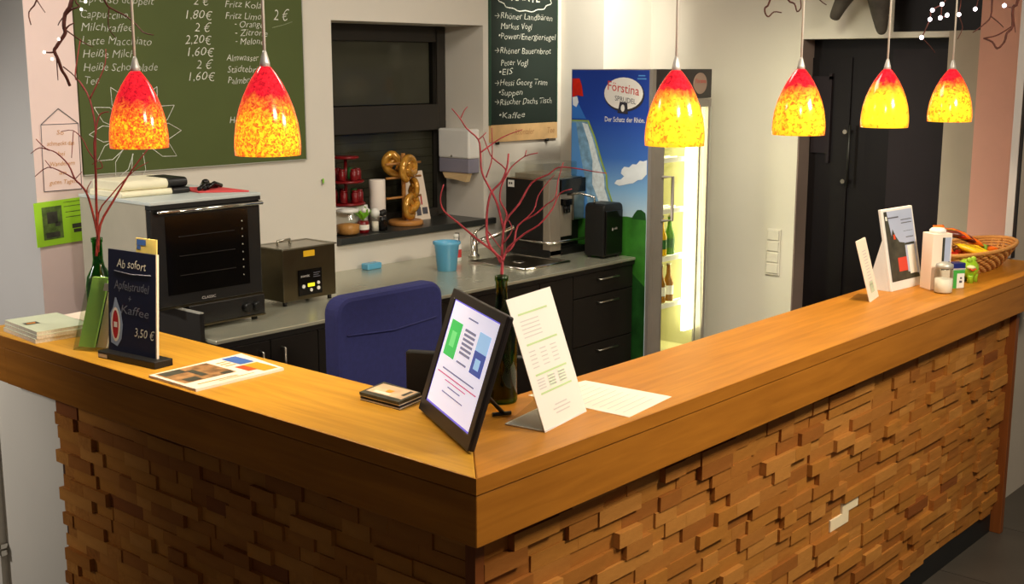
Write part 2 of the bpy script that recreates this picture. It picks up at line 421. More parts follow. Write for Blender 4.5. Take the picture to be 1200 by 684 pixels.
def decal(parent, name, o, u, v, rects, m, lift=.0008, world=True):
    # flat print: rects in fractions of the panel (x0,y0,x1,y1)
    o, u, v = Vector(o), Vector(u), Vector(v); n = u.cross(v).normalized() * lift
    b = MB()
    for x0, y0, x1, y1 in rects:
        b.add([o + u * x0 + v * y0 + n, o + u * x1 + v * y0 + n, o + u * x1 + v * y1 + n, o + u * x0 + v * y1 + n], [(0, 1, 2, 3)])
    o = b.build(name, m, parent)
    if len(rects) > 1: o['kind'] = 'stuff'
    return o
def decal_poly(parent, name, o, u, v, poly, m, lift=.0008):
    o, u, v = Vector(o), Vector(u), Vector(v); n = u.cross(v).normalized() * lift
    b = MB(); b.add([o + u * x + v * y + n for x, y in poly], [tuple(range(len(poly)))])
    return b.build(name, m, parent)
def ell(cx, cy, rx, ry, n=28): return [(cx + rx * math.cos(2 * math.pi * k / n), cy + ry * math.sin(2 * math.pi * k / n)) for k in range(n)]
BR1 = [(0.0042,0.0015,[(0.144,1.632,1.358),(0.153,1.632,1.414),(0.145,1.615,1.508),(0.146,1.609,1.601),(0.156,1.624,1.682),(0.167,1.631,1.725),(0.181,1.678,1.805),(0.184,1.73,1.853),(0.183,1.754,1.868),(0.209,1.772,1.941),(0.221,1.779,1.976)]),(0.0025,0.0012,[(0.181,1.678,1.805),(0.203,1.669,1.849),(0.229,1.665,1.904),(0.243,1.68,1.946)]),(0.0028,0.0015,[(0.146,1.609,1.601),(0.163,1.626,1.706),(0.179,1.631,1.756),(0.189,1.622,1.768),(0.197,1.608,1.77)]),(0.0038,0.0012,[(0.146,1.633,1.37),(0.152,1.632,1.422),(0.125,1.62,1.529),(0.114,1.633,1.563),(0.105,1.652,1.582),(0.103,1.68,1.622),(0.095,1.729,1.654),(0.086,1.77,1.665),(0.082,1.815,1.69)]),(0.0018,0.001,[(0.089,1.755,1.66),(0.079,1.794,1.666),(0.063,1.816,1.649)]),(0.0022,0.001,[(0.105,1.652,1.582),(0.09,1.688,1.6),(0.073,1.741,1.613),(0.049,1.774,1.586)]),(0.0015,0.001,[(0.077,1.729,1.611),(0.075,1.758,1.632)]),(0.0015,0.001,[(0.105,1.652,1.582),(0.121,1.639,1.603)]),(0.002,0.001,[(0.151,1.61,1.63),(0.142,1.635,1.661),(0.141,1.66,1.693),(0.134,1.698,1.717),(0.119,1.737,1.713)]),(0.0013,0.001,[(0.134,1.696,1.714),(0.122,1.685,1.676),(0.112,1.676,1.641)]),(0.004,0.0016,[(0.15,1.63,1.37),(0.158,1.623,1.449),(0.183,1.587,1.519),(0.218,1.562,1.587),(0.238,1.549,1.62),(0.27,1.53,1.666)]),(0.0025,0.001,[(0.153,1.632,1.395),(0.153,1.618,1.485),(0.176,1.587,1.534),(0.208,1.568,1.575),(0.24,1.55,1.608),(0.271,1.535,1.627)]),(0.002,0.001,[(0.125,1.62,1.529),(0.123,1.622,1.553),(0.135,1.616,1.577)]),(0.002,0.001,[(0.147,1.61,1.611),(0.161,1.597,1.615),(0.157,1.606,1.635),(0.142,1.619,1.623)])]
BR2 = [(0.004,0.0022,[(0.461,0.342,1.371),(0.473,0.353,1.404),(0.479,0.358,1.442),(0.476,0.373,1.453),(0.483,0.408,1.482),(0.515,0.439,1.541),(0.529,0.443,1.582),(0.538,0.439,1.599),(0.554,0.425,1.621),(0.568,0.42,1.654),(0.577,0.423,1.687)]),(0.0034,0.0012,[(0.511,0.381,1.511),(0.532,0.419,1.564),(0.535,0.442,1.596),(0.527,0.466,1.641),(0.525,0.469,1.69),(0.517,0.469,1.723),(0.484,0.476,1.75),(0.46,0.476,1.776),(0.434,0.477,1.799)]),(0.0015,0.001,[(0.463,0.475,1.776),(0.469,0.47,1.793),(0.477,0.466,1.803)]),(0.0018,0.001,[(0.517,0.47,1.721),(0.528,0.463,1.731),(0.535,0.459,1.739)]),(0.0022,0.001,[(0.525,0.469,1.69),(0.544,0.456,1.706),(0.565,0.443,1.722),(0.585,0.427,1.734),(0.608,0.405,1.745)]),(0.0022,0.0012,[(0.535,0.442,1.596),(0.557,0.422,1.625),(0.565,0.423,1.65),(0.549,0.451,1.677),(0.541,0.458,1.698),(0.529,0.463,1.729)]),(0.002,0.001,[(0.533,0.458,1.629),(0.546,0.452,1.667),(0.55,0.452,1.702),(0.548,0.452,1.75)]),(0.0034,0.0014,[(0.476,0.359,1.434),(0.476,0.378,1.457),(0.479,0.439,1.484),(0.473,0.496,1.519),(0.447,0.519,1.549),(0.437,0.522,1.58),(0.442,0.515,1.615)]),(0.0034,0.0012,[(0.479,0.356,1.438),(0.487,0.354,1.456),(0.494,0.35,1.47),(0.517,0.319,1.504),(0.531,0.287,1.526),(0.554,0.264,1.564),(0.574,0.258,1.6),(0.584,0.229,1.612)]),(0.003,0.001,[(0.481,0.36,1.45),(0.52,0.384,1.524),(0.547,0.362,1.57),(0.576,0.347,1.62),(0.592,0.307,1.642),(0.603,0.285,1.659),(0.608,0.238,1.659),(0.613,0.186,1.654),(0.623,0.155,1.651)]),(0.0028,0.0012,[(0.489,0.351,1.458),(0.502,0.34,1.478),(0.523,0.345,1.521),(0.542,0.307,1.549),(0.557,0.283,1.574),(0.568,0.266,1.591),(0.587,0.274,1.628),(0.611,0.277,1.671)]),(0.002,0.001,[(0.523,0.345,1.521),(0.545,0.315,1.557),(0.564,0.316,1.592),(0.585,0.3,1.627),(0.593,0.289,1.641)]),(0.003,0.0012,[(0.479,0.358,1.442),(0.511,0.381,1.512),(0.53,0.387,1.544),(0.538,0.416,1.575),(0.55,0.422,1.609),(0.563,0.416,1.636),(0.575,0.41,1.656),(0.596,0.386,1.681),(0.609,0.356,1.69)]),(0.0015,0.001,[(0.596,0.386,1.681),(0.602,0.386,1.696)]),(0.002,0.001,[(0.493,0.365,1.479),(0.514,0.356,1.509),(0.525,0.377,1.531)]),(0.002,0.001,[(0.497,0.422,1.504),(0.489,0.389,1.483),(0.486,0.365,1.465)])]
HL = [(0.006,0.004,[(0.131,1.609,2.35),(0.112,1.584,2.212),(0.057,1.521,2.072),(0.04,1.528,2.036),(0.031,1.523,2.004),(0.032,1.52,1.986),(0.022,1.526,1.968),(0.011,1.533,1.949),(0.006,1.536,1.938),(0.016,1.536,1.914),(0.028,1.544,1.888),(0.043,1.551,1.87),(0.056,1.558,1.846)]),(0.003,0.002,[(0.039,1.526,2.032),(0.051,1.514,2.047),(0.066,1.5,2.056),(0.062,1.511,2.072),(0.085,1.535,2.141)]),(0.003,0.0015,[(0.033,1.52,1.994),(0.041,1.514,2.005),(0.053,1.507,2.012)]),(0.002,0.001,[(0.033,1.52,1.994),(0.072,1.517,1.967),(0.095,1.522,1.956),(0.112,1.523,1.95)]),(0.003,0.002,[(0.006,1.536,1.935),(-0.004,1.544,1.934),(-0.012,1.556,1.935)]),(0.002,0.001,[(0.01,1.534,1.929),(0.014,1.542,1.893),(0.02,1.553,1.861)]),(0.0018,0.001,[(0.031,1.541,1.897),(0.069,1.55,1.87),(0.085,1.535,1.833)]),(0.002,0.0012,[(0.038,1.528,2.032),(0.027,1.537,2.014),(0.023,1.539,2.005)]),(0.0025,0.0015,[(0.049,1.666,2.168),(0.031,1.658,2.076),(0.012,1.67,2.043),(0.003,1.646,2.009)]),(0.002,0.001,[(0.031,1.658,2.076),(0.029,1.633,2.057),(0.025,1.606,2.041)]),(0.003,0.0015,[(0.118,1.541,2.21),(0.13,1.482,2.074),(0.161,1.49,2.05),(0.189,1.475,2.033),(0.194,1.434,2.009),(0.189,1.394,1.988),(0.192,1.35,1.98)]),(0.002,0.001,[(0.148,1.489,2.057),(0.15,1.502,2.003),(0.162,1.487,1.973)]),(0.002,0.001,[(0.118,1.541,2.21),(0.09,1.628,2.191),(0.049,1.666,2.168)]),(0.003,0.002,[(0.112,1.584,2.212),(0.114,1.56,2.206),(0.118,1.541,2.21)])]
HLL = [(-0.017,1.547,1.935),(0.064,1.487,2.047),(0.074,1.481,2.067),(0.012,1.52,1.969),(-0.005,1.53,1.917)]
HR = [(0.007,0.003,[(2.908,0.055,2.547),(2.977,0.055,2.317),(2.895,0.022,2.132),(2.881,0.034,2.105),(2.839,0.015,2.038),(2.827,0.029,2.014),(2.809,0.03,1.983),(2.798,0.049,1.96),(2.815,0.075,1.984),(2.826,0.11,1.997)]),(0.003,0.002,[(2.826,0.11,1.997),(2.827,0.069,2.005),(2.832,0.04,2.021),(2.839,0.02,2.037)]),(0.004,0.002,[(2.977,0.055,2.317),(2.874,0.112,2.254),(2.884,0.111,2.134),(2.866,0.105,2.076),(2.848,0.121,2.047),(2.821,0.149,2.018)]),(0.0025,0.0015,[(2.866,0.105,2.076),(2.856,0.073,2.054),(2.842,0.048,2.035)]),(0.0025,0.0015,[(2.879,0.034,2.102),(2.828,-0.0,2.016)]),(0.003,0.002,[(2.874,0.112,2.254),(2.708,0.179,2.189),(2.675,0.199,2.129),(2.664,0.206,2.114),(2.634,0.23,2.093),(2.626,0.231,2.063),(2.61,0.24,2.022),(2.599,0.246,1.998)]),(0.002,0.0015,[(2.664,0.206,2.114),(2.667,0.207,2.07),(2.693,0.197,2.077)]),(0.002,0.0015,[(2.708,0.179,2.189),(2.745,0.171,2.131),(2.753,0.178,2.081),(2.785,0.174,2.036),(2.771,0.184,1.994)]),(0.002,0.0015,[(2.819,0.133,2.228),(2.833,0.143,2.133),(2.828,0.149,2.1)]),(0.002,0.0012,[(2.881,0.037,2.105),(2.887,0.063,2.109)]),(0.0015,0.001,[(2.599,0.246,1.998),(2.641,0.231,1.968),(2.676,0.225,1.945)])]
HRL = [(2.654,0.202,2.114),(2.625,0.224,2.093),(2.616,0.227,2.061),(2.653,0.205,2.067),(2.683,0.193,2.077),(2.743,0.174,2.08),(2.818,0.145,2.101),(2.879,0.064,2.113),(2.589,0.242,1.998)]
HM = [(0.005,0.002,[(2.217,0.583,2.466),(2.216,0.607,2.298),(2.21,0.638,2.126),(2.194,0.648,2.099),(2.196,0.646,2.078),(2.203,0.637,2.069),(2.217,0.625,2.085),(2.224,0.599,2.082)]),(0.004,0.002,[(2.216,0.607,2.298),(2.261,0.604,2.185),(2.247,0.588,2.126),(2.242,0.56,2.112),(2.226,0.54,2.084),(2.232,0.529,2.097),(2.249,0.541,2.124)]),(0.003,0.0015,[(2.261,0.604,2.185),(2.269,0.515,2.164),(2.245,0.465,2.121),(2.248,0.441,2.104)])]
# ============================================================ SETTING
b = MB(); b.box(-4, -4, -.12, 6.5, 6, -.012); floor = struct(b.build('floor', M['grout']))
T = .6
tile_me = MB().box(0, 0, -.012, T - .005, T - .005, 0).build('tile', M['tile'], floor)
first = True
for i in range(0, 8):
    for j in range(-4, 1):
        x, y = .3 + i * T, j * T + .28
        if x > 5.2: continue
        if first: t = tile_me; first = False
        else: t = tile_me.copy(); COL.objects.link(t); t.parent = floor
        t.location = (x, y, 0)
b = MB(); b.box(-4, -4, 2.75, 6.5, 6, 2.87); struct(b.build('ceiling', M['ceiling']))
# back wall with the window niche
b = MB()
b.box(.55, 2.75, 0, 2.005, 3.09, 2.75); b.box(3.02, 2.75, 0, 3.66, 3.09, 2.75)
b.box(2.005, 2.75, 2.102, 3.02, 3.09, 2.75); b.box(2.005, 2.75, 0, 3.02, 3.09, 1.07)
wall_back = struct(b.build('wall_back', M['wall']))
b = MB(); b.box(.5505, 2.744, 0, .742, 2.752, 2.75); struct(b.build('trim_1', M['wall_pink']))
b = MB(); b.box(.55, 3.09, 0, .8, 5.9, 2.75); struct(b.build('wall_left', M['wall_grey']))
b = MB(); b.box(.5495, 2.745, 0, .5505, 3.09, 2.75); struct(b.build('trim_2', M['wall_grey']))
b = MB(); b.box(3.66, 2.455, 0, 4.1, 3.09, 2.75); struct(b.build('wall_corner', M['wall']))
b = MB(); b.box(4.1, 1.513, 0, 4.42, 3.09, 2.75); b.box(4.1, .224, 0, 4.42, .743, 2.75); b.box(4.1, .743, 2.033, 4.42, 1.513, 2.75)
struct(b.build('wall_right', M['wall']))
b = MB(); b.box(4.094, .596, 0, 4.1, .743, 2.062); struct(b.build('trim_3', M['wall_taupe']))
b = MB(); b.box(4.092, .226, 0, 4.1, .596, 2.75); struct(b.build('trim_4', M['wall_salmon']))
b = MB(); b.box(4.094, .55, 2.062, 4.1, 1.02, 2.6)
tag(b.build('dark_panel', M['door_dark']), 'black panel on the end wall above the dark door', 'panel')
# front wall that the counter runs into
b = MB(); b.box(3.53, .18, 0, 6.4, .222, 2.75); b.box(3.26, .18, 0, 3.53, .222, .945); struct(b.build('wall_front', M['wall_taupe']))
b = MB(); b.box(3.522, .19, 1.102, 3.53, .222, 2.75); struct(b.build('trim_5', M['wall_grey']))
b = MB(); b.box(3.518, .178, 1.102, 3.535, .188, 2.75); struct(b.build('trim_9', M['black']))
# white knee wall that carries the end of the counter
b = MB(); b.box(.09, 1.80, 0, .22, 5.9, .935); struct(b.build('wall_knee', M['wall']))
b = MB(); b.box(.078, 1.80, .935, .22, 2.1, .95); struct(b.build('trim_6', M['ply']))
b = MB(); b.box(.066, 2.225, 0, .09, 2.30, .93); tr7 = struct(b.build('trim_7', M['wall']))
b = MB(); b.box(.064, 2.212, .30, .088, 2.225, .318); b.box(.064, 2.212, .325, .088, 2.225, .34); b.build('hinge', M['chrome'], tr7)
# door in the end wall
b = MB(); b.box(4.225, .743, 0, 4.25, 1.513, 2.033); door = struct(b.build('door_1', M['door_dark']))
b = MB(); b.box(4.10, 1.505, 0, 4.225, 1.513, 2.033); b.build('reveal', M['door_trim'], door)
b = MB(); b.box(4.215, 1.285, 0, 4.225, 1.505, 1.94); b.build('door_leaf', M['door_dark'], door)
b = MB(); b.box(4.218, .743, 0, 4.225, 1.07, 1.98); b.build('side_panel', M['door_plum'], door)
b = MB(); b.box(4.2, 1.40, 1.45, 4.215, 1.49, 1.83); b.box(4.198, 1.385, 1.40, 4.215, 1.40, 1.86); b.box(4.198, 1.385, 1.83, 4.215, 1.5, 1.845); b.build('glazed_frame', M['door_plum'], door)
b = MB(); b.tube([(4.175, 1.262, 1.60), (4.175, 1.262, 1.28)], .008); h = b.build('handle', M['black'], door)
for z in (1.565, 1.31):
    b = MB(); b.tube([(4.215, 1.29, z), (4.178, 1.29, z)], .009, .012); b.build('knob', M['chrome'], door)
# window in the niche
Y = 3.02
b = MB()
b.box(2.005, Y, 1.07, 2.06, Y + .06, 2.102); b.box(2.95, Y, 1.11, 3.02, Y + .06, 2.102); b.box(2.06, Y, 2.02, 2.95, Y + .06, 2.102); b.box(2.06, Y, 1.11, 2.95, Y + .06, 1.15)
b.box(2.06, Y - .012, 1.565, 2.95, Y + .06, 1.70)
win = struct(b.build('window_1', M['winframe'], bevel=.004))
for z0, z1 in ((1.70, 2.02), (1.15, 1.565)):
    b = MB(); b.box(2.06, Y + .028, z0, 2.95, Y + .034, z1); b.build('pane', M['pane'], win)
b = MB(); b.box(2.06, Y + .036, 1.705, 2.93, Y + .040, 2.018); b.build('blind', M['blind'], win)
for k in range(9):
    z = 1.15 + k * .046
    b = MB(); b.box(2.06, Y + .040, z, 2.95, Y + .05, z + .044); b.build('shutter_slat', M['shutter'], win)
b = MB(); b.box(2.0, Y + .07, 1.07, 3.03, Y + .09, 2.11); b.build('shutter_backing', M['black'], win)
b = MB(); b.box(2.006, 2.722, 1.075, 3.02, Y, 1.107); b.box(3.02, 2.722, 1.075, 3.09, 2.75, 1.107); struct(b.build('trim_8', M['sill'], bevel=.003))

# ============================================================ COUNTER
CT = thing('bar_counter', (0, 0, 0), 'L-shaped beech counter clad in small wooden blocks, filling the foreground', 'counter')
LX, LY, DEP = 3.5, 2.1, .345
b = MB(); b.prism([(0.0008, 0, 1.064), (LX, 0, 1.064), (LX, DEP, 1.064), (DEP, DEP, 1.064)], (0, 0, .036)); b.build('countertop_board', M['oak_x'], CT, bevel=.003)
b = MB(); b.prism([(0, 0.0008, 1.064), (DEP, DEP, 1.064), (DEP, LY, 1.064), (0, LY, 1.064)], (0, 0, .036)); b.build('countertop_board', M['oak_y'], CT, bevel=.003)
b = MB(); b.prism([(-.0012, -.0012, 1.0645), (LX, -.0012, 1.0645), (LX, .001, 1.0645), (.001, .001, 1.0645)], (0, 0, .0345)); b.build('edge_band', M['apron_x'], CT)
b = MB(); b.prism([(-.0012, -.0012, 1.0645), (.001, .001, 1.0645), (.001, LY, 1.0645), (-.0012, LY, 1.0645)], (0, 0, .0345)); b.build('edge_band', M['apron_y'], CT)
b = MB(); b.prism([(.002, .002, .951), (LX, .002, .951), (LX, .03, .951), (.03, .03, .951)], (0, 0, .110)); b.build('apron_board', M['apron_x'], CT, bevel=.002)
b = MB(); b.prism([(.002, .002, .951), (.03, .03, .951), (.03, 1.945, .951), (.002, 1.945, .951)], (0, 0, .110)); b.build('apron_board', M['apron_y'], CT, bevel=.002)
b = MB(); b.box(.004, 1.947, .951, .03, LY, 1.061); b.build('apron_board', M['apron_y'], CT, bevel=.002)
b = MB(); b.box(DEP - .03, DEP - .03, .98, LX, DEP - .005, 1.064); b.box(DEP - .03, DEP, .98, DEP - .005, LY, 1.064); b.build('inner_rail', M['apron_x'], CT)
b = MB(); b.box(.085, .085, .10, 3.215, .105, .951); b.box(.085, .105, .10, .105, 1.80, .951); b.box(.03, .03, .951, LX, .31, .985); b.box(.03, .31, .951, .31, 2.1, .985)
b.build('backing_board', M['backing'], CT)
b = MB(); b.box(.088, .088, 0, 3.214, .11, .10); b.box(.088, .11, 0, .11, 1.8, .10); b.build('plinth', M['plinth'], CT)
b = MB(); b.box(3.215, .045, 0, 3.25, .18, .951); b.build('end_post', M['post'], CT, bevel=.002)
b = MB(); b.box(.062, .062, .10, .09, .09, .951); b.build('corner_post', M['post'], CT)
# cladding of wooden blocks, each proud by its own amount
CAM = Vector((-1.667, -1.554, 1.9))
RH = .0386; Z0 = .10; NR = 22
blocks = []
def row_lengths(a, z, end):
    out = []; p = a
    while p < z - .03:
        l = random.choice((.075, .095, .11, .125, .14, .155, .17))
        if p + l > z - .04: l = z - p
        out.append((p, p + l)); p += l
    return out
for r in range(NR):
    z = Z0 + r * RH; z1 = min(z + RH - .0006, .950)
    spans = {9: ((.09, 1.72), (1.85, 3.214)), 10: ((.09, 1.80), (1.915, 3.214))}.get(r, ((.09, 3.214),))
    for s0, s1 in spans:
        for a, c in row_lengths(s0, s1, 0):
            d = random.choice((.004, .006, .008, .012, .016, .02, .025))
            blocks.append(('x', a, c, z, z1, d))
    for a, c in row_lengths(.09, 1.80 + random.uniform(-.018, .018), 0):
        d = random.choice((.004, .006, .008, .012, .016, .02))
        blocks.append(('y', a, c, z, z1, d))
def score(k):
    ax, a, c, z, z1, d = k
    m = (a + c) / 2; p = Vector((m, .07, z)) if ax == 'x' else Vector((.07, m, z))
    vec = CAM - p; dd = vec.length
    # outside the picture below or too near
    down = (p - CAM)
    f = Vector((math.cos(R(41.2)) * math.cos(R(10.6)), math.sin(R(41.2)) * math.cos(R(10.6)), -math.sin(R(10.6))))
    rgt = Vector((math.sin(R(41.2)), -math.cos(R(41.2)), 0)); up = rgt.cross(f)
    u, v = down.dot(rgt) / down.dot(f) * 1418 + 600, 342 - down.dot(up) / down.dot(f) * 1418
    if v > 690 or u < 0 or u > 1200: return -1
    cs = abs(vec.normalized().y if ax == 'x' else vec.normalized().x)
    return (c - a) * (z1 - z) * cs / dd ** 2
blocks.sort(key=score, reverse=True)
def bcoords(k):
    ax, a, c, z, z1, d = k
    if ax == 'x': return (a + .0004, .086 - d, z), (c - .0004, .0865, z1)
    return (.086 - d, a + .0004, z), (.0865, c - .0004, z1)
unit = []
for m in BLK:
    ub = MB().box(0, 0, 0, 1, 1, 1).build('wood_block', m, CT)
    unit.append(ub)
free = list(unit)
wts = (5, 5, 2.0, 3.5, .4, 4)
def unit_block(k, mi):
    p, q = bcoords(k)
    if unit[mi] in free: o = unit[mi]; free.remove(o)
    else: o = unit[mi].copy(); COL.objects.link(o); o.parent = CT
    o.location = p; o.scale = (q[0] - p[0], q[1] - p[1], q[2] - p[2])
near = blocks[:300]
for i, k in enumerate(near):
    mi = i if i < len(BLK) else random.choices(range(len(BLK)), wts)[0]
    unit_block(k, mi)
# everything smaller in view: one joined part
b = MB()
for k in blocks[300:]:
    p, q = bcoords(k); b.box(*p, *q, random.choices(range(len(BLK)), wts)[0])
st = b.build('block_cladding', BLK, CT); st['kind'] = 'stuff'
b = MB(); b.box(1.722, .076, Z0 + 9 * RH + .001, 1.848, .085, Z0 + 10 * RH); b.box(1.802, .076, Z0 + 10 * RH, 1.913, .085, Z0 + 11 * RH - .001); b.build('bare_patch', M['ply'], CT)['label'] = 'pale bare wood where blocks are missing'
# ============================================================ PENDANT LAMPS
# x, y, z of rim, diameter, height, yellow threshold, strength, red top position, watts
def lamp(x, y, z, D, H, yel, stg, red, watts, label, seed):
    t = thing('pendant_lamp', (x, y, 2.75), label, 'lamp', 'red and yellow glass pendant lamps over the counter')
    prof = [(.10, 1), (.2, .965), (.33, .90), (.50, .80), (.68, .66), (.82, .52), (.93, .36), (.985, .2), (1, .09), (.985, 0)]
    b = MB(); R_ = D / 2
    b.lathe([(r * R_, z + h * H) for r, h in prof] + [(r * R_ - .003, z + h * H) for r, h in reversed(prof[:]) if r > .15], (x, y, 0), 32, 0, False)
    b.build('lamp_shade', shade_mat('blown glass shade %d' % seed, yel, stg, seed * .37, red, 150 if seed < 3 else 85), t)
    b = MB(); b.lathe([(.0125, z + H - .004), (.0115, z + H + .006), (.006, z + H + .026), (.003, z + H + .034)], (x, y, 0), 16); b.build('socket_cap', M['cap'], t)
    b = MB(); b.tube([(x, y, z + H + .03), (x, y, 2.72)], .0036, n=8); b.build('cord', M['cord'], t)
    b = MB(); b.lathe([(.05, 2.75), (.05, 2.735), (.02, 2.722)], (x, y, 0), 20); b.build('canopy', M['white_plastic'], t)
    b = MB(); b.ball((x, y, z + .075), .022, 12, 0, 1.25); b.build('bulb', M['bulb'], t)
    d = bpy.data.lights.new('lamp_light', 'SPOT'); d.energy = watts; d.color = (1, .80, .52); d.spot_size = R(150); d.spot_blend = .5; d.shadow_soft_size = .02
    o = bpy.data.objects.new('lamp_light', d); COL.objects.link(o); o.parent = t; o.location = (0, 0, z + .03 - 2.75)
    return t
lamp(.075, 1.26, 1.69, .150, .200, .53, .95, .46, 9, 'dimmest orange pendant lamp hanging leftmost before the green chalkboard', 1)
lamp(.135, .80, 1.69, .158, .212, .465, 1.05, .50, 14, 'mottled pendant lamp at the right end of the green chalkboard', 2)
lamp(1.13, .305, 1.685, .164, .206, .36, 1.12, .60, 6, 'bright yellow pendant lamp hanging before the blue drinks fridge', 3)
lamp(1.83, .305, 1.685, .166, .208, .40, 1.10, .58, 6, 'orange pendant lamp hanging before the left edge of the dark door', 4)
lamp(2.46, .305, 1.685, .166, .206, .30, 1.12, .62, 6, 'brightest yellow pendant lamp hanging before the middle of the dark door', 5)
lamp(3.05, .305, 1.685, .168, .205, .37, 1.10, .62, 6, 'smallest looking pendant lamp, rightmost, before the grey wall strip', 6)

# ============================================================ KITCHEN ROW
WT = .95; FY = 1.97
b = MB(); b.box(.765, 1.955, .935, 3.288, 2.75, WT)
wt = tag(b.build('worktop', M['worktop'], bevel=.003, loc=(2, 2.3, .915)), 'polished steel worktop running along the back wall to the drinks fridge', 'worktop')
MB().box(.767, 1.962, .9145, 3.287, 2.74, .935).build('carrier_board', M['cab_side'], wt)
def cabinet(x0, x1, label, kind):
    t = thing('base_cabinet', ((x0 + x1) / 2, 2.3, 0), label, 'cabinet', 'black base cabinets under the worktop')
    MB().box(x0, FY + .02, .10, x1, 2.74, .914).build('body', M['cab_side'], t)
    MB().box(x0, FY + .07, 0, x1, FY + .09, .10).build('plinth', M['plinth'], t)
    g = .002
    if kind == 'drawers':
        for z0, z1 in ((.80, .91), (.56, .795), (.11, .555)):
            d = MB().box(x0 + g, FY, z0, x1 - g, FY + .02, z1).build('drawer', M['cab'], t, bevel=.002)
            xm = (x0 + x1) / 2 + .02; zz = z1 - .035
            MB().tube([(xm - .075, FY, zz), (xm - .075, FY - .022, zz), (xm + .075, FY - .022, zz), (xm + .075, FY, zz)], .005, n=8).build('handle', M['steel'], d)
    else:
        xm = (x0 + x1) / 2
        for a, c, hx in ((x0, xm, xm - .05), (xm, x1, xm + .05)):
            d = MB().box(a + g, FY, .11, c - g, FY + .02, .91).build('door', M['cab'], t, bevel=.002)
            MB().tube([(hx, FY, .875), (hx, FY - .022, .875), (hx, FY - .022, .73), (hx, FY, .73)], .005, n=8).build('handle', M['steel'], d)
    return t
cabinet(.785, 1.235, 'black two-door base cabinet under the oven', 'doors')
cabinet(1.235, 1.77, 'black two-door base cabinet under the steel bath, behind the blue chair', 'doors')
cabinet(1.77, 2.30, 'black two-door base cabinet under the plain stretch of worktop', 'doors')
cabinet(2.30, 2.80, 'black two-door base cabinet under the sink', 'doors')
cabinet(2.80, 3.286, 'black three-drawer base cabinet at the right end beside the fridge', 'drawers')
b = MB(); b.box(.745, 2.02, 0, .763, 2.74, 1.04); ep = b.build('end_panel', M['cab_side'], loc=(.75, 2.4, 0)); tag(ep, 'black end panel with pale top edge left of the worktop under the oven', 'panel')
MB().box(.745, 2.02, 1.04, .763, 2.74, 1.044).build('edge_strip', M['frame_alu'], ep)

# oven
t = thing('convection_oven', (.89, 2.38, WT), 'charcoal convection oven with glass door standing on the left of the worktop', 'oven')
x0, x1, y0, y1 = .652, 1.12, 2.15, 2.62
MB().box(x0, y0 + .03, 1.05, x1, y1, 1.42).build('housing', M['oven_side'], t, bevel=.004)
MB().box(x0 - .003, y0 - .005, 1.42, x1 + .003, y1, 1.432).build('top_plate', M['oven_top'], t, bevel=.002)
MB().box(x0, y0 - .006, 1.405, x1, y0 + .03, 1.4195).build('top_strip', M['black'], t)
d = MB().box(x0, y0, 1.052, x1, y0 + .03, 1.404).build('door', M['oven_front'], t, bevel=.004)
MB().box(.708, y0 - .002, 1.095, 1.062, y0 + .002, 1.378).build('window', M['oven_glass'], d)
MB().tube([(x0 + .02, y0, 1.395), (x0 + .02, y0 - .03, 1.396), (x1 - .01, y0 - .03, 1.396), (x1 - .01, y0, 1.395)], .007, n=8).build('handle', M['chrome'], d)
MB().box(x0, y0 - .003, 1.046, x1, y0 + .03, 1.052).build('trim_strip', M['steel_dark'], d)
text('CLASSIC', (.845, y0 - .001, 1.064), (1, 0, 0), (0, 0, 1), .014, M['ink_pale'], d, width=.06)
b = MB()
for z in (1.16, 1.23, 1.30):
    b.box(.76, y0 - .0035, z, 1.0, y0 - .002, z + .003)
b.build('rack_glint', mat('dim rack steel', (34, 30, 28), .4), d)
b = MB()
for k in range(8): b.ball((1.035, y0 - .001, 1.13 + k * .029), .0035, 6)
b.build('rack_studs', M['steel'], d)
cp = MB().box(.785, y0 - .01, .972, x1, y0 + .3, 1.046).build('control_panel', M['oven_front'], t, bevel=.003)
MB().box(.785, y0 - .013, .966, x1, y0 + .02, .972).build('lower_strip', M['steel_dark'], cp)
for x in (1.03, 1.075):
    MB().tube([(x, y0 - .01, 1.008), (x, y0 - .035, 1.008)], .018, .015, 16).build('knob', M['black'], cp)
for x, y in ((1.09, y0 + .02), (.81, y0 + .02), (1.09, y1 - .1), (.70, y1 - .1)):
    MB().tube([(x, y, WT), (x, y, 1.05 if y > 2.3 else .972)], .012, n=10).build('foot', M['black'], t)
# cloths and gloves on top of the oven
ZT = 1.432
b = MB()
def fold(b, x0, x1, y0, y1, z, th, m):
    n = 10; prof = []
    for k in range(n + 1):
        a = math.pi * k / n; prof.append((y0 + th / 2 - math.sin(a) * th / 2, z + th / 2 - math.cos(a) * th / 2))
    poly = [(x0, y, zz) for y, zz in prof] + [(x0, y1, z + th), (x0, y1, z)]
    b.prism(poly, (x1 - x0, 0, 0), m)
fold(b, .66, .93, 2.34, 2.56, ZT, .022, 0); fold(b, .67, .92, 2.35, 2.55, ZT + .022, .036, 0)
tw = tag(b.build('folded_cloth', M['bone'], loc=(.8, 2.45, ZT), bevel=.004), 'cream folded cloth with black edge lying on top of the oven', 'cloth')
b = MB(); fold(b, .87, .945, 2.335, 2.5, ZT + .001, .022, 0); fold(b, .86, .94, 2.342, 2.5, ZT + .0235, .036, 0); b.build('black_edge', M['black'], tw, bevel=.004)
b = MB(); n = 12
b.prism([(.955, 2.30, ZT), (1.105, 2.19, ZT), (1.115, 2.40, ZT), (.985, 2.50, ZT)], (0, 0, .006))
rc = tag(b.build('red_cloth', M['red_cloth'], loc=(1.04, 2.35, ZT), bevel=.002), 'flat red cloth under the dark tongs on top of the oven', 'cloth')
b = MB()
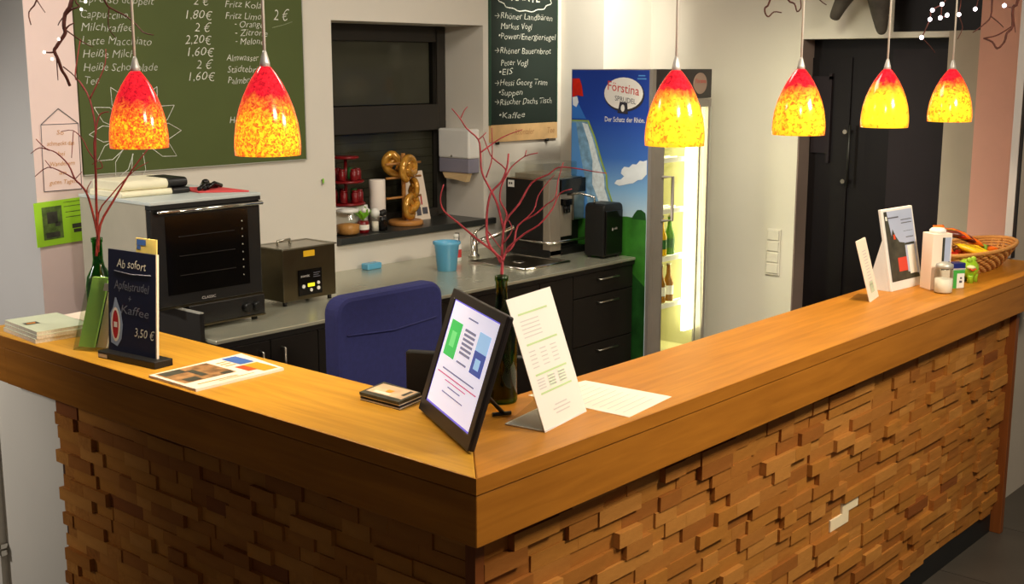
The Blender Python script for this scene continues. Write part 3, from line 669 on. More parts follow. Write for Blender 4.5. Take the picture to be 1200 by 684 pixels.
for a, c in (((.965, 2.31), (1.07, 2.36)), ((.985, 2.30), (1.06, 2.43)), ((1.01, 2.32), (1.10, 2.36))):
    b.tube([(a[0], a[1], ZT + .014), ((a[0] + c[0]) / 2, (a[1] + c[1]) / 2, ZT + .028), (c[0], c[1], ZT + .014)], .008, .008, 8)
b.ball((1.03, 2.36, ZT + .032), .015, 10, 0, .8); b.lathe([(.02, ZT + .007), (.024, ZT + .012), (.02, ZT + .02)], (1.075, 2.38, 0), 14)
tag(b.build('oven_tongs', M['black_gloss'], loc=(1.03, 2.36, ZT)), 'dark tongs lying on the red cloth on top of the oven', 'tongs')

# steel water bath
t = thing('water_bath', (1.43, 2.34, WT), 'smoked steel water bath with black control panel standing right of the oven', 'appliance')
x0, x1, y0, y1, z0, z1 = 1.30, 1.572, 2.255, 2.44, .968, 1.178
MB().box(x0, y0, z0, x1, y1, z1).build('tank', M['steel_dark'], t, bevel=.003)
b = MB(); b.box(x0 - .004, y0 - .006, z1, x1 + .006, y0 + .012, z1 + .006); b.box(x0 - .004, y1 - .012, z1, x1 + .006, y1 + .004, z1 + .006); b.box(x0 - .004, y0, z1, x0 + .012, y1, z1 + .006); b.box(x1 - .01, y0, z1, x1 + .006, y1, z1 + .006)
b.build('rim', M['steel'], t, bevel=.002)
MB().box(x0 + .012, y0 + .012, z1, x1 - .01, y1 - .012, z1 + .003).build('lid', M['steel'], t)
MB().tube([(1.36, 2.36, z1 + .004), (1.36, 2.36, z1 + .022), (1.43, 2.37, z1 + .022), (1.43, 2.37, z1 + .004)], .006, n=8).build('lid_handle', M['steel'], t)
p = MB().box(1.375, y0 - .004, .985, 1.495, y0 + .001, 1.09).build('control_panel', M['black_gloss'], t)
MB().box(1.42, y0 - .006, 1.018, 1.455, y0 - .003, 1.032).build('display', M['display_yellow'], p)
b = MB()
for x, z, r in ((1.398, 1.022, .008), (1.437, 1.004, .007), (1.475, 1.030, .007), (1.475, 1.008, .008)): b.tube([(x, y0 - .004, z), (x, y0 - .007, z)], r, n=12)
b.build('buttons', M['white_plastic'], p)
text('sonic', (1.384, y0 - .0045, 1.060), (1, 0, 0), (0, 0, 1), .016, M['ink_pale'], p, width=.045)
decal(p, 'printed_text_lines', (1.45, y0 - .0042, 1.055), (.035, 0, 0), (0, 0, .02), [(0, 0, 1, .15), (0, .4, .8, .55), (0, .8, 1, .95)], M['ink'])
MB().box(1.405, y0 - .002, 1.142, 1.462, y0 + .001, 1.166).build('sticker', M['tag_yellow'], t)
for x, y in ((x0 + .02, y0 + .02), (x1 - .02, y0 + .02), (x0 + .02, y1 - .02), (x1 - .02, y1 - .02)): MB().tube([(x, y, WT), (x, y, z0)], .009, n=10).build('foot', M['black'], t)

# blue cup, white bottle, tap, sink
b = MB(); b.lathe([(.041, WT), (.046, WT + .004), (.058, WT + .12), (.066, WT + .128), (.066, WT + .138), (.061, WT + .138), (.054, WT + .12), (.042, WT + .008), (.001, WT + .006)], (2.37, 2.39, 0), 28, 0, False)
tag(b.build('measuring_cup', M['blue_cup'], loc=(2.37, 2.39, WT)), 'translucent blue plastic cup standing on the steel worktop', 'cup')
b = MB(); b.box(2.12, 2.665, WT, 2.21, 2.715, WT + .03)  # block added where the worktop mirrors something blue
tag(b.build('blue_reflection', M['blue_cup'], loc=(2.16, 2.69, WT), bevel=.006), 'flat pale blue block added for a blue reflection on the worktop under the window', 'blue_reflection')
t = thing('soap_bottle', (2.60, 2.55, WT), 'small white bottle standing behind the blue cup', 'bottle')
MB().lathe([(.024, WT), (.026, WT + .005), (.026, WT + .085), (.011, WT + .105), (.011, WT + .115)], (2.60, 2.55, 0), 18).build('body', M['white_plastic'], t)
MB().lathe([(.0265, WT + .02), (.0265, WT + .06)], (2.60, 2.55, 0), 18, 0, False).build('label', M['ink_red'], t)
MB().lathe([(.013, WT + .115), (.013, WT + .135)], (2.60, 2.55, 0), 14).build('cap', M['white_plastic'], t)
t = thing('sink', (2.72, 2.30, WT), 'inset steel sink with bright rim in front of the coffee machine', 'sink')
b = MB()
xa, xb, ya, yb = 2.60, 2.93, 2.10, 2.46
for r, z in ((.008, WT + .004),):
    b.tube([(xa, ya, z), (xb, ya, z), (xb, yb, z), (xa, yb, z), (xa, ya, z)], r, n=8)
b.build('rim', M['chrome'], t)
MB().box(xa, ya, WT + .0005, xb, yb, WT + .003).build('basin', M['steel_dark'], t)
MB().lathe([(.03, WT + .003), (.03, WT + .006), (.012, WT + .006)], (2.76, 2.28, 0), 18).build('drain', M['chrome'], t)
t = thing('kitchen_tap', (2.75, 2.57, WT), 'chrome kitchen tap with slanted spout behind the sink', 'tap')
MB().lathe([(.028, WT), (.028, WT + .012), (.019, WT + .018), (.019, WT + .10), (.015, WT + .115)], (2.75, 2.57, 0), 20).build('body', M['chrome'], t)
MB().tube([(2.75, 2.57, WT + .07), (2.86, 2.52, WT + .105), (2.945, 2.48, WT + .145), (2.952, 2.476, WT + .13)], .012, n=10).build('spout', M['chrome'], t)
MB().tube([(2.75, 2.57, WT + .112), (2.77, 2.57, WT + .13), (2.83, 2.57, WT + .15)], .007, n=8).build('lever', M['chrome'], t)
t = thing('hose_spray', (2.66, 2.60, WT), 'slim chrome spray standing between white bottle and tap', 'tap')
MB().tube([(2.66, 2.60, WT), (2.66, 2.60, WT + .13)], .012, n=12).build('body', M['chrome'], t)
MB().lathe([(.02, WT), (.02, WT + .01)], (2.66, 2.60, 0), 16).build('base', M['chrome'], t)

# coffee machine and milk cooler
t = thing('coffee_machine', (3.11, 2.43, WT), 'black and silver coffee machine with clear bean hopper on the right of the worktop', 'coffee machine')
x0, x1, y0, y1 = 2.99, 3.285, 2.30, 2.57
MB().box(x0, y0 + .02, WT + .012, x1, y1, 1.335).build('housing', M['black'], t, bevel=.008)
MB().box(x0 - .002, y0 - .03, WT, x1 + .002, y1, WT + .035).build('base_tray', M['black'], t, bevel=.006)
b = MB(); b.prism([(x0 + .002, y0, WT), (x0 + .002, y0 - .03, WT + .0), (x0 + .002, y0 - .03, WT + .06), (x0 + .002, y0 - .015, 1.2), (x0 + .002, y0 - .02, 1.335), (x0 + .002, y0 + .02, 1.335), (x0 + .002, y0 + .02, WT)], (.085, 0, 0)); b.build('left_pillar', M['silver'], t, bevel=.003)
b = MB(); b.box(x0 + .10, y0 - .01, WT + .09, x0 + .20, y0 + .02, 1.26); b.build('front_plate', M['silver'], t, bevel=.003)
MB().box(x0 + .092, y0 - .025, 1.262, x1, y0 + .02, 1.335).build('control_head', M['black_gloss'], t, bevel=.003)
MB().box(x0 + .20, y0 - .02, 1.12, x1 - .005, y0 + .02, 1.335).build('right_plate', M['steel'], t, bevel=.003)
b = MB(); b.tube([(x0 + .12, y0 - .03, 1.205), (x0 + .12, y0 - .03, 1.165)], .010, n=10); b.tube([(x0 + .145, y0 - .03, 1.205), (x0 + .145, y0 - .03, 1.165)], .010, n=10); b.box(x0 + .105, y0 - .045, 1.205, x0 + .16, y0 - .01, 1.235); b.build('spout', M['black_gloss'], t)
b = MB(); b.tube([(x0 - .01, y0 + .16, WT + .075), (x0 - .012, y0 - .035, WT + .072), (x1, y0 - .04, WT + .072)], .008, n=8); b.build('rail', M['chrome'], t)
h = MB().box(x0 + .01, y0 + .03, 1.335, x1 - .005, y1 - .02, 1.415).build('bean_hopper', M['acrylic'], t, bevel=.006)
MB().box(x0 + .03, y0 + .05, 1.337, x1 - .03, y1 - .04, 1.36).build('hopper_fill', M['silver'], h)
MB().box(x0, y0 + .0, 1.333, x1, y1, 1.338).build('top_edge', M['steel'], t)
MB().box(x0 - .003, y1 - .06, 1.29, x0 + .001, y1 - .02, 1.325).build('sticker', M['white_plastic'], t)
decal(t, 'printed_mark', (x0 - .003, y1 - .025, 1.30), (0, -.03, 0), (0, 0, .018), [(.1, .2, .4, .8), (.55, .2, .85, .8)], M['black'])
t = thing('milk_cooler', (3.175, 2.1, WT), 'rounded black milk cooler in front of the coffee machine beside the fridge', 'cooler')
b = MB(); pts = []
xa, xb, za, zb, rr = 3.115, 3.276, WT + .01, 1.225, .03
for cx, cz, a0 in ((xb - rr, zb - rr, 0), (xa + rr, zb - rr, 90), (xa + .012, za + .012, 180), (xb - .012, za + .012, 270)):
    r_ = rr if cz > 1.1 else .012
    for k in range(5): a = R(a0 + k * 22.5); pts.append((cx + r_ * math.cos(a), 2.03, cz + r_ * math.sin(a)))
b.prism(pts, (0, .12, 0)); b.build('housing', M['black'], t, bevel=.006)
MB().box(3.125, 2.023, WT + .02, 3.266, 2.03, 1.19).build('door', M['black_gloss'], t, bevel=.003)
text('e', (3.17, 2.0215, 1.09), (1, 0, 0), (0, 0, 1), .03, M['ink_pale'], t, name='emblem'); text('milk', (3.19, 2.0215, 1.094), (1, 0, 0), (0, 0, 1), .016, M['ink_pale'], t)
for x in (3.135, 3.255):
    for y in (2.05, 2.13): MB().tube([(x, y, WT), (x, y, WT + .012)], .01, n=8).build('foot', M['black'], t)
b = MB(); b.tube([(3.13, 2.10, 1.224), (3.13, 2.10, 1.255), (3.09, 2.16, 1.275), (3.09, 2.24, 1.262)], .006, n=8); b.build('milk_hose', M['chrome'], t)

# things on the window sill
ZS = 1.107
t = thing('shelf_stand', (2.19, 2.89, ZS), 'white box carrying red tiered wire stand at the left of the window sill', 'box')
MB().box(2.04, 2.84, ZS, 2.285, 2.99, 1.235).build('box', M['white_plastic'], t, bevel=.003)
t = thing('tiered_stand', (2.2, 2.9, 1.235), 'two-tier dark red metal stand with small red jars on white box', 'stand')
MB().tube([(2.2, 2.9, 1.235), (2.2, 2.9, 1.47)], .008).build('pole', M['dark_red'], t)
for z, r in ((1.238, .09), (1.345, .085), (1.46, .062)):
    MB().lathe([(r, z), (r + .004, z + .006), (r, z + .012), (.01, z + .010)], (2.2, 2.9, 0), 24).build('tier', M['dark_red'], t)
ORD = ('front', 'front right', 'right', 'rear right', 'rear', 'rear left', 'left')
for z, r, n, hh, tier in ((1.251, .065, 7, .06, 'lower'), (1.358, .058, 6, .055, 'upper')):
    for i in range(n):
        a = 2 * math.pi * i / n - math.pi / 2; x, y = 2.2 + r * math.cos(a), 2.9 + r * math.sin(a)
        j = MB().lathe([(.016, z), (.018, z + .003), (.018, z + hh * .78), (.013, z + hh * .84), (.0145, z + hh * .86), (.0145, z + hh)], (x, y, 0), 12).build('spice_jar', M['dark_red'] if i != 2 else M['label_green'], loc=(x, y, z))
        tag(j, 'small %s jar at the %s of the %s tier on the red stand' % ('dark red' if i != 2 else 'green', ORD[i if n == 7 or i < 4 else i + 1], tier), 'jar', 'small jars on the red tiered stand')
t = thing('glass_jar', (2.12, 2.80, ZS), 'round clear glass jar with brown sugar at the left end of the sill', 'jar')
MB().lathe([(.045, ZS), (.058, ZS + .01), (.06, ZS + .075), (.05, ZS + .095), (.05, ZS + .11)], (2.12, 2.80, 0), 24, 0, False).build('glass', M['acrylic'], t)
MB().lathe([(.04, ZS + .003), (.054, ZS + .012), (.054, ZS + .05), (.02, ZS + .056)], (2.12, 2.80, 0), 20).build('sugar', M['wicker'], t)
MB().lathe([(.052, ZS + .11), (.052, ZS + .122), (.02, ZS + .128)], (2.12, 2.80, 0), 20).build('lid', M['white_plastic'], t)
t = thing('flower_jar', (2.215, 2.80, ZS), 'small dark red jar holding white flowers with green leaves on the sill', 'vase')
MB().lathe([(.026, ZS), (.03, ZS + .01), (.03, ZS + .05), (.024, ZS + .06)], (2.215, 2.80, 0), 18).build('jar', M['dark_red'], t)
MB().lathe([(.0305, ZS + .018), (.0305, ZS + .042)], (2.215, 2.80, 0), 18, 0, False).build('label', M['label_white'], t)
b = MB()
for i in range(9):
    a = i * 2.4; b.add([(2.215, 2.8, ZS + .06), (2.215 + .04 * math.cos(a), 2.8 + .04 * math.sin(a), ZS + .085 + .004 * i), (2.215 + .05 * math.cos(a + .3), 2.8 + .05 * math.sin(a + .3), ZS + .10 + .003 * i), (2.215 + .03 * math.cos(a + .6), 2.8 + .03 * math.sin(a + .6), ZS + .09)], [(0, 1, 2, 3)])
b.build('leaves', M['wrap_green'], t)
b = MB()
for i in range(7): a = i * 2.1; b.ball((2.215 + .03 * math.cos(a), 2.8 + .03 * math.sin(a), ZS + .105 + .004 * (i % 3)), .013, 8)
b.build('blossoms', M['white_plastic'], t)
t = thing('salt_shaker', (2.285, 2.79, ZS), 'white round-topped shaker between flower jar and dark mills', 'shaker')
MB().lathe([(.02, ZS), (.022, ZS + .005), (.018, ZS + .06), (.016, ZS + .075)], (2.285, 2.79, 0), 16).build('glass', M['acrylic'], t)
MB().lathe([(.016, ZS + .003), (.016, ZS + .05)], (2.285, 2.79, 0), 14).build('salt', M['salt'], t)
MB().ball((2.285, 2.79, ZS + .092), .024, 14).build('top', M['white_plastic'], t)
for x, y, lb in ((2.325, 2.785, 'left of the two dark pepper mills on the window sill'), (2.352, 2.80, 'right of the two dark pepper mills on the window sill')):
    t = thing('pepper_mill', (x, y, ZS), lb, 'mill', 'dark pepper mills on the sill')
    MB().lathe([(.016, ZS), (.017, ZS + .02), (.011, ZS + .05), (.014, ZS + .07)], (x, y, 0), 14).build('body', M['black_gloss'], t)
    MB().ball((x, y, ZS + .087), .016, 12).build('head', M['black'], t)
t = thing('paper_roll', (2.385, 2.88, ZS), 'upright white kitchen roll on the window sill left of the pretzel stand', 'kitchen roll')
MB().lathe([(.015, ZS), (.039, ZS), (.040, ZS + .003), (.040, ZS + .238), (.039, ZS + .241), (.015, ZS + .241)], (2.385, 2.88, 0), 28).build('roll', M['paper'], t)
t = thing('pretzel_stand', (2.565, 2.87, ZS), 'wooden peg stand hung with pretzels on the window sill', 'stand')
MB().lathe([(.085, ZS), (.09, ZS + .005), (.09, ZS + .02), (.08, ZS + .026)], (2.565, 2.87, 0), 28).build('base', M['cork'], t)
MB().tube([(2.565, 2.88, ZS + .02), (2.565, 2.88, ZS + .36)], .011).build('post', M['cork'], t)
for z in (ZS + .31, ZS + .24, ZS + .14):
    MB().tube([(2.445, 2.88, z), (2.685, 2.88, z)], .006).build('peg', M['cork'], t)
def pretzel(c, s, rot, tilt, label, cat='pretzel'):
    pts = []
    for i in range(41):
        u = -1 + 2 * i / 40
        a = u * math.pi * 1.28
        # heart-like loop that crosses in the middle
        x = s * (math.sin(a) * 1.0) * (1 if abs(u) < .8 else 1 - (abs(u) - .8) * 2.2)
        z = s * (-math.cos(a) * .85 + (0 if abs(u) < .62 else -(abs(u) - .62) * 2.6))
        y = s * (.12 if u > .6 else (-.12 if u < -.6 else 0))
        pts.append(Vector((x, y, z)))
    Mx = Matrix.Rotation(rot, 3, 'Y') @ Matrix.Rotation(tilt, 3, 'Z')
    b = MB(); b.tube([Vector(c) + Matrix.Rotation(tilt, 3, 'Z') @ (Matrix.Rotation(rot, 3, 'Y') @ p) for p in pts], s * .36, s * .30, 10)
    return tag(b.build('pretzel', M['gold'], loc=c), label, cat, 'pretzels on the wooden peg stand')
pretzel((2.562, 2.842, ZS + .285), .060, 2.6, .3, 'upper front golden pretzel on the peg stand')
pretzel((2.556, 2.925, ZS + .305), .058, .4, -.5, 'rear upper golden pretzel on the peg stand, half hidden')
pretzel((2.60, 2.842, ZS + .185), .042, 1.4, 1.25, 'narrow middle pretzel seen edge on, on the peg stand')
pretzel((2.572, 2.835, ZS + .095), .054, 2.0, .2, 'lowest golden pretzel on the peg stand, just above its base')
t = thing('greeting_card', (2.72, 2.93, ZS), 'cream card with small blue and red drawing behind the pretzel stand', 'card')
MB().prism([(2.655, 2.95, ZS), (2.825, 2.95, ZS), (2.81, 2.995, ZS + .25), (2.67, 2.995, ZS + .25)], (0, .004, .002)).build('sheet', M['paper_warm'], t)
o_, u_, v_ = (2.67, 2.9485, ZS + .004), (.145, 0, 0), (0, .0435, .245)
decal(t, 'blue_print', o_, u_, v_, [(.25, .45, .42, .62), (.3, .28, .45, .4)], M['print_blue']); decal(t, 'red_print', o_, u_, v_, [(.55, .35, .6, .6), (.68, .3, .74, .5)], M['ink_red'])
decal(t, 'grey_print', o_, u_, v_, [(.1, .1, .3, .25), (.4, .08, .62, .26), (.7, .1, .95, .24)], M['ink'])

# towel dispenser on the niche jamb
t = thing('towel_dispenser', (2.97, 2.89, 1.45), 'white paper towel dispenser with grey window on the side of the window niche', 'dispenser')
x0 = 2.935
MB().box(x0, 2.775, 1.42, 3.02, 3.0, 1.575).build('cover', M['white_plastic'], t, bevel=.01)
MB().box(x0 + .003, 2.778, 1.345, 3.02, 2.997, 1.42).build('window_band', M['grey_plastic'], t, bevel=.006)
b = MB(); b.prism([(x0 + .01, 2.79, 1.345), (x0 + .01, 2.98, 1.345), (x0 + .0, 2.95, 1.315), (x0 + .004, 2.88, 1.31), (x0 + .0, 2.80, 1.30)], (.03, 0, 0)); b.build('paper_towel', M['towel'], t)
MB().tube([(x0, 2.90, 1.432), (x0 - .003, 2.90, 1.432)], .006, n=10).build('lock', M['steel'], t)
# ============================================================ BOARDS AND NOTICES
X_, Z_ = (1, 0, 0), (0, 0, 1)
t = thing('chalkboard', (1.285, 2.74, 1.49), 'large green chalkboard with drink prices on the wall above the oven', 'chalkboard')
MB().box(.745, 2.738, 1.488, 1.829, 2.75, 2.60).build('panel', M['board_green'], t)
b = MB(); b.box(1.829, 2.736, 1.486, 1.834, 2.75, 2.60); b.box(.745, 2.736, 1.484, 1.834, 2.75, 1.488); b.build('frame', M['frame_alu'], t)
yb = 2.738
def chalk(s, x, z, size, m='chalk', width=None, al='LEFT', par=None):
    return text(s, (x, yb, z), X_, Z_, size, M[m], par or t, shear=.25, wob=.05, thin=-.012, width=width, align=al)
rows = [(2.135, 'Espresso doppelt', '2 €'), (2.078, 'Cappuccino', '1,80€'), (2.029, 'Milchkaffee', '2 €'), (1.979, 'Latte Macchiato', '2,20€'), (1.930, 'Heiße Milch', '1,60€'), (1.880, 'Heiße Schokolade', '2 €'), (1.831, 'Tee', '1,60€')]
for z, s, p in rows:
    chalk(s, .765, z, .044, 'chalk_mid', width=.020 * len(s)); chalk(p, 1.35, z + .008, .050, 'chalk', width=.024 * len(p) + .01, al='RIGHT')
for z, s, ind in ((2.139, 'Fritz Kola', 0), (2.092, 'Fritz Limo', 0), (2.059, '- Orange', .045), (2.024, '- Zitrone', .045), (1.988, '- Melone', .045), (1.920, 'Almwasser', 0), (1.872, 'Städtebräu', 0), (1.825, 'Palmbräu', 0), (1.662, 'Hefe', .0), (1.612, 'mit', .03)):
    chalk(s, 1.42 + ind, z, .040, 'chalk', width=.0185 * len(s))
chalk('2 €', 1.67, 2.093, .065, 'chalk', width=.085)
MB().tube([(1.665, yb, 2.06), (1.72, yb - .001, 2.072), (1.775, yb, 2.088)], .0018, n=5).build('chalk_underline', M['chalk_faint'], t)
# chalk drawing of petals round a flower
b = MB(); cx, cz = .98, 1.64
for i in range(11):
    a = R(-30 + i * 30); c, s = math.cos(a), math.sin(a); r0, r1 = .085, .205
    tip = (cx + r1 * c, yb - .001, cz + r1 * s)
    for sg in (-1, 1):
        a2 = a + sg * R(16); q = a + sg * R(12)
        b.tube([(cx + r0 * math.cos(a2), yb - .001, cz + r0 * math.sin(a2)), (cx + .15 * math.cos(q), yb - .001, cz + .15 * math.sin(q)), tip], .0015, n=4)
b.build('chalk_flower', M['chalk'], t)
# narrow dark board
t2 = thing('menu_board', (3.34, 2.74, 1.6), 'narrow dark chalkboard with handwritten food list beside the fridge', 'chalkboard')
MB().box(3.068, 2.738, 1.593, 3.606, 2.75, 2.6).build('panel', M['board_dark'], t2)
b = MB(); b.box(3.06, 2.736, 1.59, 3.068, 2.75, 2.6); b.box(3.606, 2.736, 1.59, 3.614, 2.75, 2.6); b.build('frame', mat('dark green frame', (34, 70, 52), .5), t2)
s = MB().box(3.062, 2.735, 1.503, 3.612, 2.75, 1.592).build('wooden_strip', M['kraft'], t2)
text('Rhöntaler', (3.25, 2.735, 1.535), X_, Z_, .045, M['ink_faint'], s, shear=.2, width=.16); text('Tee', (3.52, 2.735, 1.535), X_, Z_, .045, M['ink_faint'], s, shear=.2, width=.06)
for x in (3.12, 3.53): MB().tube([(x, 2.742, 1.505), (x, 2.742, 1.49)], .012, n=8).build('clip', M['black'], t2)
for z, s_, x, w in ((2.140, '→Rhöner Landbären', 3.085, .47), (2.088, 'Markus Vogl', 3.14, .25), (2.036, '•Power/Energieriegel', 3.12, .47), (1.962, '→Rhöner Bauernbrot', 3.085, .46), (1.900, 'Peter Vogl', 3.14, .22), (1.853, '•EIS', 3.12, .11), (1.796, '→Hessi Georg Tram', 3.085, .43), (1.744, '•Suppen', 3.12, .19), (1.696, '→Räucher Dachs Tisch', 3.085, .47), (1.625, '•Kaffee', 3.12, .21)):
    text(s_, (x, 2.738, z), X_, Z_, .046, M['chalk_mid'], t2, shear=.15, wob=.05, thin=-.012, width=w)
text('KARTE', (3.34, 2.738, 2.235), X_, Z_, .06, M['chalk'], t2, shear=.1, wob=.05, align='CENTER', width=.24)
pts = []
for i in range(61):
    a = 2 * math.pi * i / 60; q = 1 + .05 * math.sin(a * 13); pts.append((3.34 + .22 * q * math.cos(a), 2.7365, 2.258 + .075 * q * math.sin(a)))
MB().tube(pts, .003, n=4).build('chalk_cloud', M['chalk'], t2)
# paper notices on the pink strip
t = thing('wall_notice', (.655, 2.742, 1.56), 'pale hand-drawn house-shaped notice with ochre writing on the pink wall strip', 'notice')
MB().box(.58, 2.7412, 1.436, .732, 2.744, 1.686).build('sheet', M['wall_pink'], t)
b = MB()
for p in (((.58, 1.436), (.732, 1.436)), ((.732, 1.436), (.735, 1.684)), ((.735, 1.684), (.585, 1.684)), ((.585, 1.684), (.58, 1.436)), ((.585, 1.684), (.658, 1.742)), ((.658, 1.742), (.735, 1.684))):
    b.tube([(x, 2.7405, z) for x, z in p], .0014, n=4)
b.build('drawn_outline', M['ink'], t)
for z, s_, w in ((1.645, 'So', .03), (1.605, 'schmeckt das', .11), (1.567, 'bei', .03), (1.529, 'Wanderern', .10), (1.495, 'an', .03), (1.46, 'guten Tagen', .11)):
    text(s_, (.657, 2.741, z), X_, Z_, .024, M['ink_orange'], t, shear=.2, wob=.04, align='CENTER', width=w)
t = thing('green_flyer', (.65, 2.735, 1.31), 'lime green flyer with dark photo pinned at the pink strip behind the twigs', 'flyer')
o_, u_, v_ = Vector((.536, 2.736, 1.229)), Vector((.235, 0, .011)), Vector((-.004, 0, .167))
MB().obox(o_, u_, v_, (0, .003, 0)).build('sheet', M['lime'], t)
decal(t, 'photo_print', o_, u_, v_, [(.12, .14, .46, .88)], M['grey_print']); decal(t, 'dark_blot', o_, u_, v_, [(.2, .5, .38, .76), (.16, .18, .4, .3), (.33, .42, .42, .52)], M['print_dark'], lift=.0014)
decal(t, 'printed_text_lines', o_, u_, v_, [(.5, .83, .86, .845), (.52, .70, .88, .715), (.52, .585, .88, .60), (.50, .93, .90, .94)], M['grey_print'])
decal(t, 'stamp', o_, u_, v_, [(.62, .32, .84, .42), (.64, .22, .86, .30)], M['print_dark'])
b = MB(); b.tube([(1.925, 2.75, 1.385), (1.925, 2.742, 1.385), (1.925, 2.742, 1.365)], .004, n=6)
hk = tag(b.build('wall_hook', M['steel'], loc=(1.925, 2.75, 1.385)), 'small wall hook with green tag left of the window niche', 'hook'); MB().box(1.921, 2.738, 1.372, 1.929, 2.741, 1.392).build('tag', M['wrap_green'], hk)

# light switch on the end wall
t = thing('light_switch', (4.095, 1.63, .91), 'tall cream switch plate on the end wall left of the dark door', 'switch')
MB().box(4.09, 1.585, .79, 4.1, 1.668, 1.04).build('plate', M['wall'], t, bevel=.003)
for k, z in enumerate((.802, .862, .922, .982)):
    MB().box(4.084, 1.593, z, 4.091, 1.660, z + .052).build('rocker', M['wall'], t, bevel=.002)

# ============================================================ DRINKS FRIDGE
t = thing('drinks_fridge', (3.585, 2.13, 0), 'tall glass-door drinks fridge with blue mountain print on its side', 'fridge')
x0, x1, y0, y1, zt = 3.298, 3.84, 1.88, 2.385, 1.882
b = MB(); b.box(x0, y0 + .05, .02, x0 + .035, y1, zt); b.box(x1 - .035, y0 + .05, .02, x1, y1, zt); b.box(x0 + .035, y1 - .03, .02, x1 - .035, y1, zt); b.box(x0 + .035, y0 + .05, .02, x1 - .035, y1 - .03, .40); b.box(x0 + .035, y0 + .05, 1.72, x1 - .035, y1 - .03, zt)
b.build('cabinet_body', M['fridge_body'], t)
b = MB(); b.box(x0 + .035, y1 - .034, .40, x1 - .035, y1 - .03, 1.72); b.box(x0 + .035, y0 + .06, .40, x0 + .039, y1 - .03, 1.72); b.box(x1 - .039, y0 + .06, .40, x1 - .035, y1 - .03, 1.72); b.box(x0 + .035, y0 + .06, .40, x1 - .035, y1 - .03, .405); b.box(x0 + .035, y0 + .06, 1.715, x1 - .035, y1 - .03, 1.72)
b.build('lining', M['fridge_in'], t)
hd = MB().box(x0 + .03, y0 + .005, 1.735, x1, y0 + .05, zt).build('header', M['fridge_dark'], t)
MB().box(x0, y0, .02, x0 + .03, y0 + .05, zt).build('corner_strip', M['fridge_frame'], t)
b = MB(); b.box(x0 + .03, y0, .30, x0 + .115, y0 + .048, 1.733); b.box(x1 - .03, y0, .30, x1, y0 + .048, 1.733); b.box(x0 + .115, y0, 1.69, x1 - .03, y0 + .048, 1.733); b.box(x0 + .115, y0, .30, x1 - .03, y0 + .048, .42)
dr = b.build('door_frame', M['fridge_frame'], t, bevel=.004)
MB().box(x0 + .115, y0 + .02, .42, x1 - .03, y0 + .026, 1.69).build('door_glass', M['fridge_glass'], dr)
b = MB(); xh = x0 + .150; b.tube([(x0 + .095, y0, 1.35), (xh, y0 - .03, 1.35), (xh, y0 - .03, 1.13), (x0 + .095, y0, 1.13)], .0085, n=8); b.build('handle', M['fridge_frame'], dr)
MB().box(x1 - .012, y0 - .003, .42, x1 - .004, y0 + .001, 1.69).build('edge_strip', M['frame_alu'], dr)
for z in (.655, .905, 1.155, 1.42):
    b = MB()
    for k in range(9): y = y0 + .09 + k * .045; b.box(x0 + .04, y, z, x1 - .04, y + .006, z + .006)
    b.box(x0 + .04, y0 + .078, z - .012, x1 - .04, y0 + .09, z + .012)
    b.build('shelf', M['white_plastic'], t)
MB().box(x1 - .125, y0 + .056, .50, x1 - .04, y0 + .074, 1.70).build('light_tube', M['tube'], t)
# header badge
b = MB(); b.prism([(x0 + .43 + px, y0 + .005, 1.81 + pz) for px, pz in ell(0, 0, .062, .054)], (0, -.004, 0)); bd = b.build('badge', mat('dim brownish badge', (150, 124, 112), .4), hd)
text('Förstina', (x0 + .43, y0 + .0005, 1.812), X_, Z_, .03, M['ink_red'], hd, align='CENTER', width=.095)
# side print, a flat panel
o_, u_, v_ = Vector((x0 - .0005, 2.38, 0)), Vector((0, -1, 0)), Vector((0, 0, 1))
def PP(y, z): return (2.38 - y, z)
MB().box(x0 - .003, 1.90, .04, x0, 2.38, 1.878).build('side_print', M['poster_blue'], t)
o_ = Vector((x0 - .003, 2.38, 0)); sp = [o for o in t.children if o.name.startswith('side_print')][0]
decal_poly(sp, 'meadow_print', o_, u_, v_, [(0, .04), (.48, .04), (.48, 1.142), (.36, 1.15), (.2, 1.14), (0, 1.15)], M['poster_green'], .0013)
decal_poly(sp, 'dark_meadow_print', o_, u_, v_, [(0, .04), (.48, .04), (.48, .80), (.38, .88), (.25, .84), (.1, .92), (0, .9)], mat('print dark meadow', (26, 70, 26), .4, var=.4, nscale=12), .0015)
decal_poly(sp, 'tree_print', o_, u_, v_, [PP(1.99, 1.14), PP(1.90, 1.14), PP(1.905, 1.175), PP(1.93, 1.19), PP(1.955, 1.188), PP(1.975, 1.165)], M['poster_tree'], .0017)
decal_poly(sp, 'cloud_print', o_, u_, v_, [PP(2.10, 1.312), PP(2.07, 1.302), PP(2.04, 1.308), PP(2.01, 1.316), PP(1.985, 1.32), PP(1.955, 1.338), PP(1.93, 1.342), PP(1.902, 1.37), PP(1.902, 1.44), PP(1.925, 1.432), PP(1.945, 1.435), PP(1.965, 1.415), PP(1.99, 1.415), PP(2.01, 1.398), PP(2.04, 1.40), PP(2.055, 1.385), PP(2.06, 1.365), PP(2.04, 1.352), PP(2.06, 1.335), PP(2.085, 1.33)], M['poster_cloud'], .0017)
decal_poly(sp, 'bottle_rim_print', o_, u_, v_, [PP(2.378, 1.12), PP(2.378, 1.625), PP(2.268, 1.625), PP(2.225, 1.543), PP(2.175, 1.415), PP(2.145, 1.35), PP(2.14, 1.29), PP(2.10, 1.20), PP(2.09, 1.12)], M['poster_rim'], .0021)
